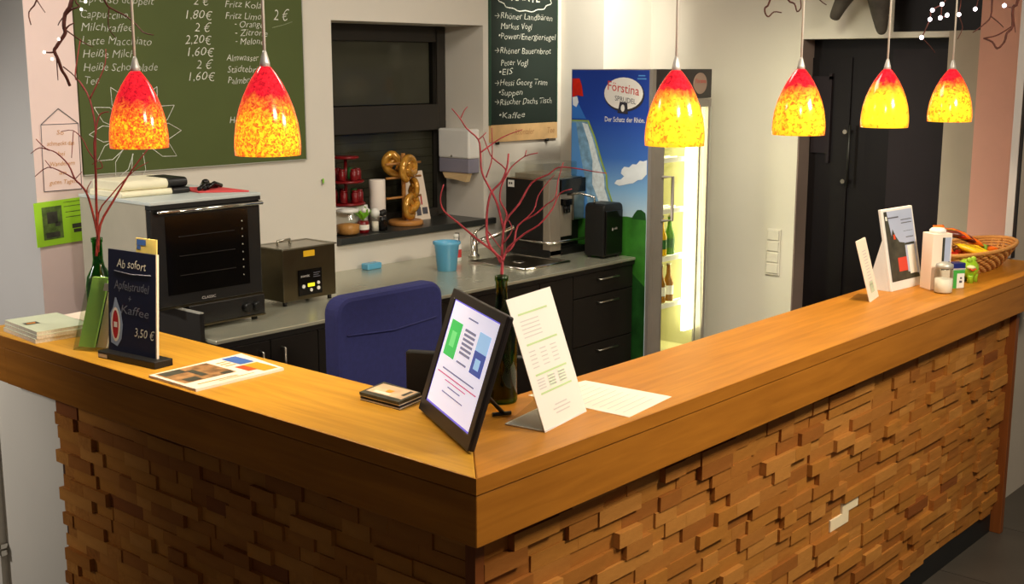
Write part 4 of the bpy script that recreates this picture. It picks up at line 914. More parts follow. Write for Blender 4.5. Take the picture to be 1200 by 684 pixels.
decal_poly(sp, 'bottle_print', o_, u_, v_, [PP(2.378, 1.12), PP(2.378, 1.618), PP(2.275, 1.618), PP(2.236, 1.543), PP(2.186, 1.415), PP(2.155, 1.35), PP(2.15, 1.29), PP(2.11, 1.20), PP(2.10, 1.12)], M['poster_bottle'], .0025)
decal_poly(sp, 'droplets_print', o_, u_, v_, [PP(2.31, 1.612), PP(2.275, 1.605), PP(2.24, 1.53), PP(2.20, 1.42), PP(2.165, 1.34), PP(2.16, 1.28), PP(2.13, 1.21), PP(2.19, 1.20), PP(2.24, 1.30), PP(2.24, 1.42), PP(2.27, 1.52)], M['poster_foam'], .0029)
decal_poly(sp, 'bottle_shade_print', o_, u_, v_, [PP(2.378, 1.12), PP(2.378, 1.61), PP(2.35, 1.61), PP(2.32, 1.45), PP(2.28, 1.3), PP(2.26, 1.12)], M['poster_sky'], .0033)
decal_poly(sp, 'upper_blue_print', o_, u_, v_, [PP(2.378, 1.632), PP(2.378, 1.73), PP(2.34, 1.715), PP(2.285, 1.632)], mat('print mid blue', (52, 116, 206), .4), .0017)
decal_poly(sp, 'red_cap_print', o_, u_, v_, [PP(2.376, 1.835), PP(2.33, 1.835), PP(2.315, 1.80), PP(2.305, 1.745), PP(2.345, 1.75), PP(2.376, 1.74)], M['wrap_red'], .0021)
decal_poly(sp, 'white_print', o_, u_, v_, [PP(2.375, 1.74), PP(2.345, 1.745), PP(2.335, 1.715), PP(2.35, 1.69), PP(2.372, 1.70)], M['poster_cloud'], .0021)
c0 = PP(2.052, 1.763)
decal_poly(sp, 'badge_edge', o_, u_, v_, ell(c0[0] + .004, c0[1] - .006, .124, .083), M['oval_dark'], .0021)
decal_poly(sp, 'badge', o_, u_, v_, ell(c0[0], c0[1], .119, .079), M['oval'], .0025)
text('Förstina', o_ + u_ * (c0[0] - .005) + v_ * (c0[1] + .005) - Vector((.0026, 0, 0)), u_ - v_ * .14, v_, .066, M['ink_red'], sp, align='CENTER', width=.195, shear=.05)
text('SPRUDEL', o_ + u_ * (c0[0] + .012) + v_ * (c0[1] - .043) - Vector((.0026, 0, 0)), u_ - v_ * .14, v_, .036, M['ink'], sp, align='CENTER', width=.13)
decal_poly(sp, 'badge_mark', o_, u_, v_, [(c0[0] - .035, c0[1] - .095), (c0[0] + .03, c0[1] - .10), (c0[0] + .025, c0[1] - .045), (c0[0] - .02, c0[1] - .04)], M['oval_dark'], .0033)
decal_poly(sp, 'badge_arch', o_, u_, v_, ell(c0[0] - .002, c0[1] - .072, .012, .018, 12), M['oval'], .0037)
text('Der Schatz der Rhön.', o_ + u_ * PP(2.168, 0)[0] + v_ * 1.622, u_, v_, .036, M['label_white'], sp, width=.245)
decal(t, 'small_print', o_ + v_ * 1.83 + u_ * .41, u_ * .06, v_ * .03, [(0, .1, .9, .3), (.1, .6, .8, .8)], M['poster_sky'])
# bottles inside
def fb(x, y, z, m, lab, h, label, grp):
    f = thing('drink_bottle', (x, y, z), label, 'bottle', grp)
    MB().lathe([(.026, 0), (.028, .006), (.028, h * .5), (.012, h * .72), (.010, h * .94), (.012, h * .96), (.012, h)], (0, 0, 0), 16).build('glass', m, f, world=False)
    MB().lathe([(.0285, h * .18), (.0285, h * .42)], (0, 0, 0), 16, 0, False).build('label', lab, f, world=False)
    MB().lathe([(.0135, h * .97), (.0135, h * 1.01)], (0, 0, 0), 12).build('cap', M['steel'], f, world=False)
    return f
xs = [x0 + .145 + i * .073 for i in range(4)]
shelf3 = [('soda_yellow', 'label_white', 'leftmost yellow bottle on the upper bottle shelf in the fridge'), ('soda_yellow', 'label_white', 'yellow bottle second from left on the upper bottle shelf in the fridge'), ('soda_yellow', 'label_green', 'yellow bottle with green label third from left on the upper bottle shelf in the fridge'), ('soda_green', 'label_green', 'green bottle by the light tube on the upper bottle shelf in the fridge')]
for x, (g, l, lb) in zip(xs, shelf3): fb(x, y0 + .125, .917, M[g], M[l], .205, lb, 'bottles on the upper shelf in the fridge')
for i, x in enumerate(xs): fb(x, y0 + .125, .667, M['amber_glass'], M['label_white'], .20, ('leftmost', 'second', 'third', 'rightmost')[i] + ' amber beer bottle on the lower shelf in the fridge', 'amber beer bottles in the fridge')
for i, x in enumerate((x0 + .135, x0 + .225)): fb(x, y0 + .125, .405, M['soda_clear'], M['label_green'], .20, ('left', 'right')[i] + ' clear bottle on the floor of the fridge', 'clear bottles at the bottom of the fridge')

# ============================================================ BEHIND THE COUNTER
t = thing('desk_chair', (.99, 1.33, 0), 'office chair with navy blue back standing behind the counter', 'chair')
b = MB(); n = 8; pts = []
xa, xb, za, zb, rr = .762, 1.235, .68, 1.182, .055
for cx, cz, a0 in ((xb - rr, zb - rr, 0), (xa + rr, zb - rr, 90), (xa + rr, za + rr, 180), (xb - rr, za + rr, 270)):
    for k in range(6): a = R(a0 + k * 18); pts.append((cx + rr * math.cos(a), 1.30, cz + rr * math.sin(a)))
b.prism(pts, (0, .07, 0)); bk = b.build('backrest', M['chair_blue'], t, bevel=.015)
MB().tube([(.80, 1.298, 1.06), (1.0, 1.296, 1.047), (1.20, 1.298, 1.06)], .003, n=6).build('seam', M['chair_blue'], bk)
MB().box(.95, 1.37, .50, 1.04, 1.40, .9).build('back_support', M['black'], t)
MB().box(.76, 1.30, .52, 1.24, 1.78, .60).build('seat', M['chair_blue'], t, bevel=.03)
MB().tube([(1.0, 1.54, .10), (1.0, 1.54, .52)], .03, n=14).build('gas_column', M['black'], t)
for k in range(5):
    a = R(k * 72 + 18); e = (1.0 + .3 * math.cos(a), 1.54 + .3 * math.sin(a))
    MB().tube([(1.0, 1.54, .12), (e[0], e[1], .075)], .025, .016, 8).build('leg', M['black'], t)
    MB().tube([(e[0] - .015 * math.sin(a), e[1] + .015 * math.cos(a), .03), (e[0] + .015 * math.sin(a), e[1] - .015 * math.cos(a), .03)], .03, n=12).build('caster', M['black'], t)
t = thing('desk', (.6, .9, 0), 'low black desk shelf behind the counter under the monitor', 'desk')
MB().box(.37, .37, .72, .85, 1.02, .75).build('top', M['black'], t)
for x in (.40, .82):
    for y in (.40, .99): MB().box(x - .02, y - .02, 0, x + .02, y + .02, .72).build('leg', M['black'], t)
t = thing('monitor', (.6, .62, .75), 'black monitor seen from behind between the blue chair and the tilted tablet', 'monitor')
MB().obox((.50, .72, .93), (.18, -.34, 0), (.024, .013, 0), (0, 0, .225)).build('housing', M['black'], t, bevel=.004)
MB().tube([(.62, .58, .752), (.62, .58, .98)], .02).build('neck', M['black'], t)
MB().box(.50, .49, .75, .74, .67, .765).build('base', M['black'], t)
# ============================================================ ON THE COUNTER
ZC = 1.1
def V(*a): return Vector(a)
# --- magazines at the far left
o_, u_, v_ = V(.012, 1.77, 0), V(.02, .235, 0), V(.165, -.010, 0)
for i, (th, lb) in enumerate(((.012, 'lowest magazine of the pile at the left end of the counter'), (.011, 'middle magazine of the pile at the left end of the counter'), (.010, 'top magazine with sage cover and dark orange corner on the left pile'))):
    z = ZC + (0, .0122, .0234)[i]; q = o_ + V(.003 * i, -.004 * (i % 2), z)
    m = tag(MB().obox(q, u_, v_, V(0, 0, th)).build('magazine', M['pages'], loc=q), lb, 'magazine', 'magazines piled at the left end of the counter')
    MB().obox(q + V(0, 0, th), u_, v_, V(0, 0, .0008)).build('cover', M['print_sage'], m)
    if i == 2:
        decal(m, 'cover_photo', q + V(0, 0, th + .0008), v_, u_, [(.1, .48, .36, .62)], M['print_dark']); decal(m, 'cover_accent', q + V(0, 0, th + .0014), v_, u_, [(.14, .52, .30, .57)], M['print_orange'])
q = V(.215, 1.70, ZC)
t = tag(MB().obox(q, V(-.02, .26, 0), V(.115, .01, 0), V(0, 0, .030)).build('brochure_pile', M['pages'], loc=q, bevel=.002), 'cream brochure pile between the magazines and the clear leaflet holder', 'brochures')
decal(t, 'cover_print', q + V(0, 0, .030), V(.115, .01, 0), V(-.02, .26, 0), [(0, 0, 1, 1)], M['paper_warm']); decal(t, 'dark_print', q + V(0, 0, .0304), V(.115, .01, 0), V(-.02, .26, 0), [(.1, .2, .4, .27), (.3, .3, .6, .36), (.05, .36, .22, .4)], M['print_dark'])
# --- clear leaflet holder, slanted, with a green leaflet
t = thing('leaflet_holder', (.07, 1.56, ZC), 'clear acrylic leaflet holder with green leaflet in front of the left twig bottle', 'holder')
a0, a1 = V(.045, 1.615, ZC), V(.088, 1.508, ZC)
e = a1 - a0; lean = V(.03, -.055, .215); dp = V(.06, .022, 0)
b = MB()
for oo, uu, vv in ((a0, e, lean), (a0 + dp, e, lean * 1.08), (a0, dp, lean), (a1, dp, lean)): b.obox(oo, uu, vv, uu.cross(vv).normalized() * .003)
b.obox(a0, e, dp, V(0, 0, .004)); b.build('clear_case', M['acrylic'], t)
MB().obox(a0 + dp * .18 + lean * .04 + e * .05, e * .46, lean * .95, dp * .10).build('green_leaflet', mat('green leaflet', (160, 216, 96), .6, var=.1), t)
MB().obox(a0 + dp * .4 + lean * .03 + e * .50, e * .28, lean * .9, dp * .12).build('cream_leaflet', M['paper_warm'], t)
MB().obox(a0 + dp * .62 + lean * .03 + e * .52, e * .38, lean * 1.12, dp * .08).build('blue_leaflet', mat('blue leaflet', (142, 178, 206), .6), t)
MB().obox(a0 + lean * .83 + e * .52 - dp * .03, e * .2, lean * .1, dp * .02).build('label', M['label_white'], t)
# --- bottles with twigs
def wine(p, m, label, lab_h=.31):
    t = thing('twig_bottle', p, label, 'bottle')
    x, y, z = p
    prof = [(.030, .003), (.036, 0), (.038, .006), (.038, .17), (.034, .195), (.018, .225), (.0145, .245), (.0142, .295), (.0165, .297), (.0165, .309), (.0115, .309), (.0115, .24), (.030, .185), (.034, .165), (.034, .012), (.001, .012)]
    MB().lathe([(r, z + h) for r, h in prof], (x, y, 0), 28, 0, False).build('glass', m, t)
    return t
B1 = wine((.158, 1.648, ZC), M['bottle'], 'green bottle with red twigs at the left, behind the clear leaflet holder')
B2 = wine((.452, .335, ZC), M['bottle_dark'], 'dark green wine bottle with red twigs between tablet and white card')
def twigs(name, data, mats, root, label, cat):
    t = thing(name, root, label, cat)
    for i, (r0, r1, pts) in enumerate(data):
        MB().tube(smooth(pts), r0, r1, 6).build('stem' if i == 0 else 'twig', mats, t)
    return t
def smooth(pts, n=3):
    if len(pts) < 3: return pts
    P = [Vector(p) for p in pts]; out = []
    for i in range(len(P) - 1):
        p0, p1, p2, p3 = P[max(i - 1, 0)], P[i], P[i + 1], P[min(i + 2, len(P) - 1)]
        for k in range(n):
            s = k / n
            out.append(.5 * ((2 * p1) + (p2 - p0) * s + (2 * p0 - 5 * p1 + 4 * p2 - p3) * s * s + (3 * p1 - p0 - 3 * p2 + p3) * s ** 3))
    out.append(P[-1]); return out
twigs('twig_bunch', BR1, M['twig'], (.15, 1.665, 1.30), 'bare dark red twigs rising from the left green bottle before the chalkboard', 'twigs')
twigs('twig_bunch', BR2, M['twig_red'], (.45, .335, 1.30), 'curly red twigs rising from the bottle between tablet and white card', 'twigs')
# --- hanging branches with fairy lights
def garland(data, leds, m, root, label, lr=.0075):
    t = thing('hanging_branch', root, label, 'branch')
    for i, (r0, r1, pts) in enumerate(data):
        pts = list(pts)
        if i == 0: pts = [(pts[0][0], pts[0][1], 2.75)] + pts
        MB().tube(smooth(pts), r0, r1, 6).build('stem' if i == 0 else 'twig', M['twig_brown'], t)
    for p in leds:
        MB().ball(p, lr, 8).build('fairy_light', m, t)
    return t
garland(HL, HLL, M['led_warm'], (-.1, 1.3, 2.75), 'brown hanging branch with a few tiny lights before the pink strip at top left', .0042)
garland(HR, HRL, M['led'], (2.9, .1, 2.75), 'brown hanging branch with white fairy lights at top right above the last lamp')
garland(HM, [], M['led'], (2.2, .58, 2.75), 'small curled branch hanging left of the dark carved figure')
# --- navy price sign in a black foot
t = thing('price_sign', (.085, 1.37, ZC), 'navy upright price sign with white chalk writing in black foot, left counter', 'sign')
BL, e = V(.072, 1.47, ZC + .012), V(.021, -.202, 0); up = V(.018, .002, .29)
back = V(.99, .1, 0)
MB().obox(BL, e, up, back * .006).build('panel', M['navy'], t)
MB().obox(BL + e, e * .02, up, back * .007).build('pale_edge', M['paper_warm'], t)
MB().obox(BL - e * .06 - back * .028 - V(0, 0, .012), e * 1.2, back * .062, V(0, 0, .02)).build('foot', M['black'], t, bevel=.002)
en, un = e.normalized(), up.normalized()
MB().obox(BL + e * .52 + up * .9 + back * .012, e * .42, up * .23, back * .004).build('yellow_leaflet', mat('pale yellow leaflet', (226, 208, 120), .6, var=.15, nscale=20), t)
decal(t, 'leaflet_print', BL + e * .52 + up * .9 + back * .012, e * .42, up * .23, [(.05, .72, .5, .95), (.05, .55, .25, .7)], M['print_blue'])
def st(s, fx, fz, size, m='chalk', w=None, al='CENTER'): text(s, BL + e * fx + up * fz, en, un, size, M[m], t, shear=.2, wob=.04, width=w, align=al)
st('Ab sofort', .5, .84, .034, 'chalk', .125)
b = MB(); b.tube([BL + e * .14 + up * .80 - back * .001, BL + e * .5 + up * .785 - back * .001, BL + e * .9 + up * .80 - back * .001], .0016, n=4); b.build('chalk_underline', M['chalk_dim'], t)
st('Apfelstrudel', .5, .63, .034, 'chalk_dim', .15); st('+', .45, .51, .03, 'chalk_dim', .012); st('Kaffee', .55, .40, .034, 'chalk_dim', .12); st('3,50 €', .97, .20, .034, 'chalk', .085, 'RIGHT')
decal_poly(t, 'bulb_shape', BL, en, un, [(.012, .03), (.04, .022), (.058, .045), (.064, .085), (.056, .12), (.042, .145), (.036, .158), (.030, .158), (.022, .13), (.008, .11)], mat('pale blue print', (150, 170, 200), .5), .0012)
decal_poly(t, 'bulb_inner', BL, en, un, ell(.033, .083, .020, .048, 20), M['label_white'], .0016)
decal_poly(t, 'bulb_red', BL, en, un, ell(.033, .083, .013, .040, 20), M['red'], .002)
decal_poly(t, 'bulb_mark', BL, en, un, [(.026, .075), (.041, .075), (.041, .09), (.026, .09)], M['label_white'], .0024)
decal(t, 'foot_label', BL - e * .05 - back * .0285 - V(0, 0, .010), e * .2, V(0, 0, .014), [(0, .1, 1, .8)], M['ink_pale'])
# --- open magazine with photo cover
q0, q1, q2, q3 = V(.004, 1.172, ZC), V(.004, .962, ZC), V(.292, .972, ZC), V(.318, 1.195, ZC)
q0 = V(.012, 1.175, ZC); 
m = MB(); m.prism([q0, V(.012, .965, ZC), q2, q3], (0, 0, .007)); t = tag(m.build('magazine', M['paper'], loc=q0), 'glossy magazine with photo cover lying flat on the left counter before the sign', 'magazine')
q1 = V(.012, .965, ZC + .007); uu = (q2 - V(.012, .965, ZC)); vv = q0 - V(.012, .965, ZC)
decal(t, 'cover_cream', q1, uu, vv, [(.02, .03, .98, .98)], M['paper_warm'], .0004)
decal(t, 'cover_photo', q1, uu, vv, [(.04, .3, .62, .96)], M['skin_photo'], .0008)
decal(t, 'photo_dark', q1, uu, vv, [(.06, .75, .3, .94), (.1, .33, .25, .5), (.3, .45, .38, .8), (.48, .32, .6, .42)], M['print_dark'], .0012)
decal(t, 'blue_banner', q1, uu, vv, [(.80, .55, .97, .97)], M['print_blue'], .0012)
decal(t, 'orange_banner', q1, uu, vv, [(.80, .06, .97, .5)], M['print_orange'], .0012); decal(t, 'red_banner', q1, uu, vv, [(.70, .2, .80, .5)], M['print_red'], .0012)
decal(t, 'printed_text_lines', q1, uu, vv, [(.66, .6, .78, .64), (.66, .7, .78, .74), (.66, .8, .78, .84), (.1, .14, .55, .17), (.3, .08, .7, .1)], M['ink_orange'], .0012)
# --- pile of small leaflets by the tablet
c0, c1, c2, c3 = V(.232, .600, ZC), V(.232, .462, ZC), V(.325, .482, ZC), V(.337, .625, ZC)
for i, lb in enumerate(('lowest booklet of the small pile beside the tablet', 'middle booklet of the small pile beside the tablet', 'top booklet with tan photo cover beside the tablet')):
    z = .007 * i; dx = V((0, .003, -.002)[i], (.0, .004, .001)[i], z)
    t = tag(MB().prism([p + dx for p in (c0, c1, c2, c3)], (0, 0, .0068)).build('booklet', M['liver'] if i < 2 else M['print_dark'], loc=c0 + dx), lb, 'booklet', 'booklets piled beside the tablet')
    if i == 2:
        q = c1 + dx + V(0, 0, .0068); uu, vv = c2 - c1, c0 - c1
        decal(t, 'cover_photo', q, uu, vv, [(.2, .05, .98, .95)], mat('print tan', (214, 184, 150), .4, var=.2, nscale=30), .0004)
        decal(t, 'orange_print', q, uu, vv, [(.45, .45, .65, .6)], M['print_orange'], .0008); decal(t, 'white_print', q, uu, vv, [(.25, .4, .4, .8)], M['paper_warm'], .0008)
        decal(t, 'dark_print', q, uu, vv, [(.45, .12, .9, .2), (.1, .1, .2, .9)], M['print_dark'], .0008)
    else: MB().prism([p + dx + V(0, 0, .0022) + (p - c3).normalized() * .0006 for p in (c0, c1, c2, c3)], (0, 0, .0024)).build('pages', M['pages'], t)
# --- tilted screen
t = thing('tablet_screen', (.2, .26, ZC), 'black framed lit screen leaning back near the counter corner', 'screen')
BL, BR = V(.257, .419, ZC + .007), V(.097, .110, ZC + .007); e = BR - BL; nb = V(.89, -.46, 0).normalized(); up = nb * .090 + V(0, 0, .282)
fn = e.cross(up).normalized()
if fn.dot(nb) > 0: fn = -fn
MB().obox(BL, e, up, -fn * .013).build('housing', M['screen_black'], t, bevel=.004)
fr = MB()
for r in ((0, 0, 1, .10), (0, .93, 1, 1), (0, .10, .075, .93), (.925, .10, 1, .93)):
    fr.obox(BL + e * r[0] + up * r[1], e * (r[2] - r[0]), up * (r[3] - r[1]), fn * .004)
fr.build('bezel', M['screen_black'], t, bevel=.0015)
q = BL + fn * .0004
uvec, vvec = e, up
sgn = 1
def D(nm, rects, m, l): 
    b = MB()
    for x0, y0, x1, y1 in rects:
        b.add([q + e * x0 + up * y0 + fn * l, q + e * x1 + up * y0 + fn * l, q + e * x1 + up * y1 + fn * l, q + e * x0 + up * y1 + fn * l], [(0, 1, 2, 3)])
    o = b.build(nm, m, t)
    if len(rects) > 1: o['kind'] = 'stuff'
    return o
D('glow_edge', [(.075, .10, .925, .93)], M['scr_edge'], .0004)
D('display', [(.085, .115, .915, .918)], M['screen'], .0008)
D('green_panel', [(.13, .50, .34, .78)], M['scr_green'], .0012); D('green_logo', [(.19, .58, .28, .70)], mat('screen pale green', (110, 208, 128), .2, emit=.6, var=0), .0016)
D('blue_panel', [(.65, .49, .85, .66)], M['scr_blue'], .0012); D('sky_panel', [(.65, .66, .85, .80)], M['scr_sky'], .0012); D('blue_mark', [(.70, .53, .79, .61)], M['scr_sky'], .0016)
D('heading', [(.40, .84, .58, .852)], M['scr_grey'], .0012)
D('grey_text_lines', [(.40, .57 + k * .035, .60, .59 + k * .035) for k in range(6)] + [(.40, .50, .58, .515), (.2, .40, .8, .412), (.3, .24, .7, .25), (.38, .29, .62, .30)], M['scr_grey'], .0012)
D('red_text_lines', [(.13, .360, .87, .371), (.3, .328, .7, .337)], M['scr_red'], .0012)
rear = BL + e * .5 + up * .45 - fn * .014
MB().tube([rear, V(.36, .248, ZC + .006)], .005, n=8).build('stand_leg', M['black'], t)
MB().tube([V(.335, .26, ZC + .006), V(.375, .238, ZC + .006)], .005, n=8).build('stand_foot', M['black'], t)
# --- white card in a clear L-shaped stand, sheet beside it
t = thing('card_stand', (.42, .13, ZC), 'tall white card with green ruled list in clear slanted stand near the corner', 'card')
BL, BR = V(.321, .091, ZC), V(.515, .125, ZC); e = BR - BL; nb = V(-.17, .98, 0); up = nb * .102 + V(0, 0, .289)
fn = -(e.cross(up).normalized()); fn = fn if fn.dot(nb) < 0 else -fn
MB().obox(BL, e, up, -fn * .003).build('clear_back', M['acrylic'], t)
MB().obox(BL + fn * .0006, e, up, fn * .001).build('paper_sheet', M['paper'], t)
f = BL + fn * .0018
q = f
def D2(nm, rects, m, l=.0004):
    b = MB()
    for x0, y0, x1, y1 in rects: b.add([q + e * x0 + up * y0 + fn * l, q + e * x1 + up * y0 + fn * l, q + e * x1 + up * y1 + fn * l, q + e * x0 + up * y1 + fn * l], [(0, 1, 2, 3)])
    o = b.build(nm, m, t)
    if len(rects) > 1: o['kind'] = 'stuff'
    return o
D2('green_rules', [(.14, .86, .80, .875), (.14, .63, .84, .645), (.14, .40, .86, .415), (.14, .26, .86, .275)], M['ink_green'])
D2('grey_text', [(.14 + .24 * a, .30 + .022 * k, .30 + .24 * a, .31 + .022 * k) for a in range(3) for k in range(4)] + [(.14 + .24 * a, .46 + .03 * k, .28 + .24 * a, .468 + .03 * k) for a in range(3) for k in range(5)] + [(.3, .12, .7, .13), (.34, .09, .66, .1), (.36, .15, .64, .16)] + [(.14, .69 + .03 * k, .55, .698 + .03 * k) for k in range(5)], M['ink_pale'])
D2('pale_green_blocks', [(.38, .285, .52, .39), (.62, .29, .78, .39)], mat('very pale green print', (222, 232, 206), .8))
ft = MB(); ft.obox(BL + e * .02, e * .9, nb * .105, V(0, 0, .003)); ft.build('clear_foot', M['frost'], t)
q4 = [BL + e * .02 + V(0, 0, .003), BL + e * .92 + V(0, 0, .003), BL + e * .92 + nb * .105 + V(0, 0, .003), BL + e * .02 + nb * .105 + V(0, 0, .003)]
MB().tube(q4 + [q4[0]], .0016, n=6).build('foot_edge', M['white_plastic'], t)
MB().prism([BL + V(0, 0, .003), BL + e * .02 + nb * .105 + V(0, 0, .003), BL + nb * .03 + V(0, 0, .07)], e * .01).build('side_web', M['acrylic'], t)
q0 = V(.54, .022, ZC + .001)
t = tag(MB().prism([V(.541, .02, ZC), V(.754, .045, ZC), V(.737, .30, ZC), V(.531, .318, ZC)], (0, 0, .0012)).build('paper_sheet', M['paper_warm'], loc=(.54, .02, ZC)), 'single white sheet lying flat on the counter beside the tall white card', 'paper')
decal(t, 'printed_text_lines', (.541, .02, ZC + .0012), (.2, .023, 0), (-.005, .28, 0), [(.1, .1 + k * .08, .85, .11 + k * .08) for k in range(10)], M['ink_pale'])
# --- right end: small card, brochure stand, box, jar, tin, frog
t = thing('small_card', (2.28, .22, ZC), 'small narrow cream card leaning back alone on the right counter', 'card')
BL, BR = V(2.219, .21, ZC), V(2.342, .236, ZC); e = BR - BL; nb = V(-.21, .98, 0); up = nb * .058 + V(0, 0, .206)
MB().obox(BL, e, up, nb * .004).build('sheet', M['paper_warm'], t)
MB().obox(BL + nb * .004, e, nb * .07, V(0, 0, .003)).build('clear_foot', M['acrylic'], t)
decal(t, 'printed_text_lines', BL, e, up, [(.3, .2 + k * .05, .7, .215 + k * .05) for k in range(13)], M['ink_pale']); decal(t, 'green_print', BL, e, up, [(.3, .12, .7, .3)], mat('sage print', (196, 206, 176), .8))
t = thing('brochure_stand', (2.56, .23, ZC), 'white brochure stand with dark tower photo and hazy sky on the right counter', 'brochure stand')
BL, BR = V(2.45, .237, ZC), V(2.674, .217, ZC); e = BR - BL; nb = V(.09, 1, 0).normalized(); up = nb * .061 + V(0, 0, .29)
MB().obox(BL, e, up, nb * .012).build('white_case', M['white_plastic'], t, bevel=.002)
for f_ in (0, .97): MB().prism([BL + e * f_ + nb * .012, BL + e * f_ + nb * (.10 if f_ == 0 else .05), BL + e * f_ + up * .62 + nb * .012], e * .03).build('rear_leg', M['white_plastic'], t)
decal(t, 'photo_print', BL, e, up, [(.06, .11, .95, .97)], M['print_skyb'], .0006)
decal_poly(t, 'dark_tower_print', BL, e, up, [(.06, .11), (.95, .11), (.93, .16), (.60, .2), (.60, .56), (.44, .58), (.34, .66), (.27, .75), (.22, .66), (.15, .97), (.06, .97)], M['print_dark'], .001)
decal(t, 'white_column', BL, e, up, [(.66, .17, .88, .52)], M['label_white'], .0014); decal(t, 'red_square', BL, e, up, [(.32, .22, .60, .39)], M['print_red2'], .0014)
decal(t, 'red_roof', BL, e, up, [(.27, .62, .33, .68)], M['print_red'], .0014); decal(t, 'dark_bar', BL, e, up, [(.60, .53, .9, .555)], M['print_dark'], .0014)
decal(t, 'printed_text_lines', BL, e, up, [(.16, .88, .5, .895), (.56, .80, .9, .81), (.56, .84, .9, .85), (.66, .62, .9, .63), (.6, .70, .9, .705)], M['ink'], .0014); decal(t, 'white_spot', BL, e, up, [(.09, .86, .14, .91)], M['label_white'], .0014)
text('Rhön', BL + e * .35 + up * .30, e.normalized(), up.normalized(), .035, M['print_orange'], t, width=.05)
t = thing('paper_box', (2.70, .20, ZC), 'white carton with picture panel standing between brochure stand and basket', 'box')
BL = V(2.575, .148, ZC); e = V(.065, -.045, 0); d_ = V(.038, .055, 0)
MB().obox(BL, e, d_, V(0, 0, .205)).build('carton', M['paper_warm'], t, bevel=.002)
MB().lathe([(.028, ZC + .205), (.030, ZC + .214), (.022, ZC + .222)], (2.626, .153, 0), 18).build('lid', M['white_plastic'], t)
decal(t, 'picture_print', BL, e, V(0, 0, .205), [(.5, .35, .93, .93)], M['print_skyb']); decal(t, 'dark_print', BL, e, V(0, 0, .205), [(.5, .35, .62, .93), (.5, .35, .93, .5)], M['print_dark'], .0012)
t = thing('glass_jar', (2.558, .093, ZC), 'small clear jar half full of white salt before the white carton', 'jar')
c = (2.558, .093, 0)
MB().lathe([(.03, ZC), (.033, ZC + .004), (.033, ZC + .078), (.027, ZC + .092)], c, 24, 0, False).build('glass', M['acrylic'], t)
MB().lathe([(.028, ZC + .003), (.0305, ZC + .005), (.0305, ZC + .052)], c, 20).build('salt', M['salt'], t)
MB().lathe([(.029, ZC + .09), (.031, ZC + .094), (.030, ZC + .104), (.012, ZC + .112)], c, 20).build('lid', M['frame_alu'], t)
t = thing('small_tin', (2.70, .09, ZC), 'small tin with navy top and green and white label beside the jar', 'tin')
BL = V(2.655, .098, ZC); e = V(.041, -.028, 0); d_ = V(.022, .032, 0)
MB().obox(BL, e, d_, V(0, 0, .07)).build('body', M['label_white'], t, bevel=.003)
MB().obox(BL - e * .02 - d_ * .02 + V(0, 0, .07), e * 1.04, d_ * 1.04, V(0, 0, .024)).build('top', mat('navy tin lid', (30, 40, 110), .4), t, bevel=.003)
decal(t, 'green_label', BL, e, V(0, 0, .07), [(0.02, .02, .34, .98), (.34, .8, .98, .98)], mat('bright green label', (70, 170, 70), .5)); decal(t, 'dark_mark', BL, e, V(0, 0, .07), [(.55, .3, .78, .42), (.6, .5, .76, .6)], M['ink'])
decal(t, 'pale_band', BL - e * .02 - d_ * .02 + V(0, 0, .07), e * 1.04, V(0, 0, .024), [(0, .05, 1, .2)], M['ink_pale'])
t = thing('ceramic_frog', (2.84, .115, ZC), 'round lime green ceramic figure with four feet before the basket', 'figurine')
c = V(2.84, .115, ZC)
MB().ball(c + V(0, 0, .052), .041, 18, 0, .92).build('body', M['frog'], t)
for dx, dy in ((-.022, -.02), (.022, -.02), (-.02, .02), (.02, .02)): MB().lathe([(.012, ZC), (.011, ZC + .02), (.013, ZC + .03)], (c.x + dx, c.y + dy, 0), 10).build('foot', M['frog'], t)
for dx in (-.02, .02): MB().ball(c + V(dx, -.012, .085), .011, 10).build('eye', M['frog'], t)
MB().ball(c + V(-.028, -.022, .060), .017, 10, 0, .5).build('muzzle', mat('pale lime glaze', (226, 224, 170), .3), t)
MB().tube([c + V(-.044, -.024, .058), c + V(-.036, -.032, .050), c + V(-.026, -.041, .056)], .003, n=6).build('mouth', M['print_red'], t)
# --- wicker basket of sweets
BC = V(3.14, .207, ZC)
t = thing('wicker_basket', BC, 'shallow oval wicker basket at the right end of the counter', 'basket')
def rr(h): return .225 + .103 * (h / .10) ** .8, .058 + .067 * (h / .10) ** .8
def hump(a, h): return h * .93
NS = 30
b = MB()
for L in range(9):
    h = .006 + L * .0105; pts = []
    for k in range(NS * 2 + 1):
        a = 2 * math.pi * k / (NS * 2); rx, ry = rr(h); w = .004 * (1 if (k + L) % 2 else -1)
        pts.append(BC + V((rx + w) * math.cos(a), (ry + w) * math.sin(a), hump(a, h)))
    MB().tube(pts, .0055, n=6, caps=False).build('woven_cane', M['wicker'], t)
for k in range(NS):
    a = 2 * math.pi * (k + .5) / NS
    b.tube([BC + V(rr(h)[0] * math.cos(a), rr(h)[1] * math.sin(a), hump(a, h)) for h in (.004, .05, .098)], .004, n=5)
b.build('stakes', M['wicker'], t)
pts = [BC + V(rr(.1)[0] * math.cos(2 * math.pi * k / 48), rr(.1)[1] * math.sin(2 * math.pi * k / 48), hump(2 * math.pi * k / 48, .1)) for k in range(49)]
MB().tube(pts, .008, n=8, caps=False).build('rim', M['wicker'], t)
MB().lathe([(.001, .002), (.24, .002), (.24, .008), (.001, .008)], BC, 32, 0, False, .93, .26).build('bottom', M['wicker'], t)
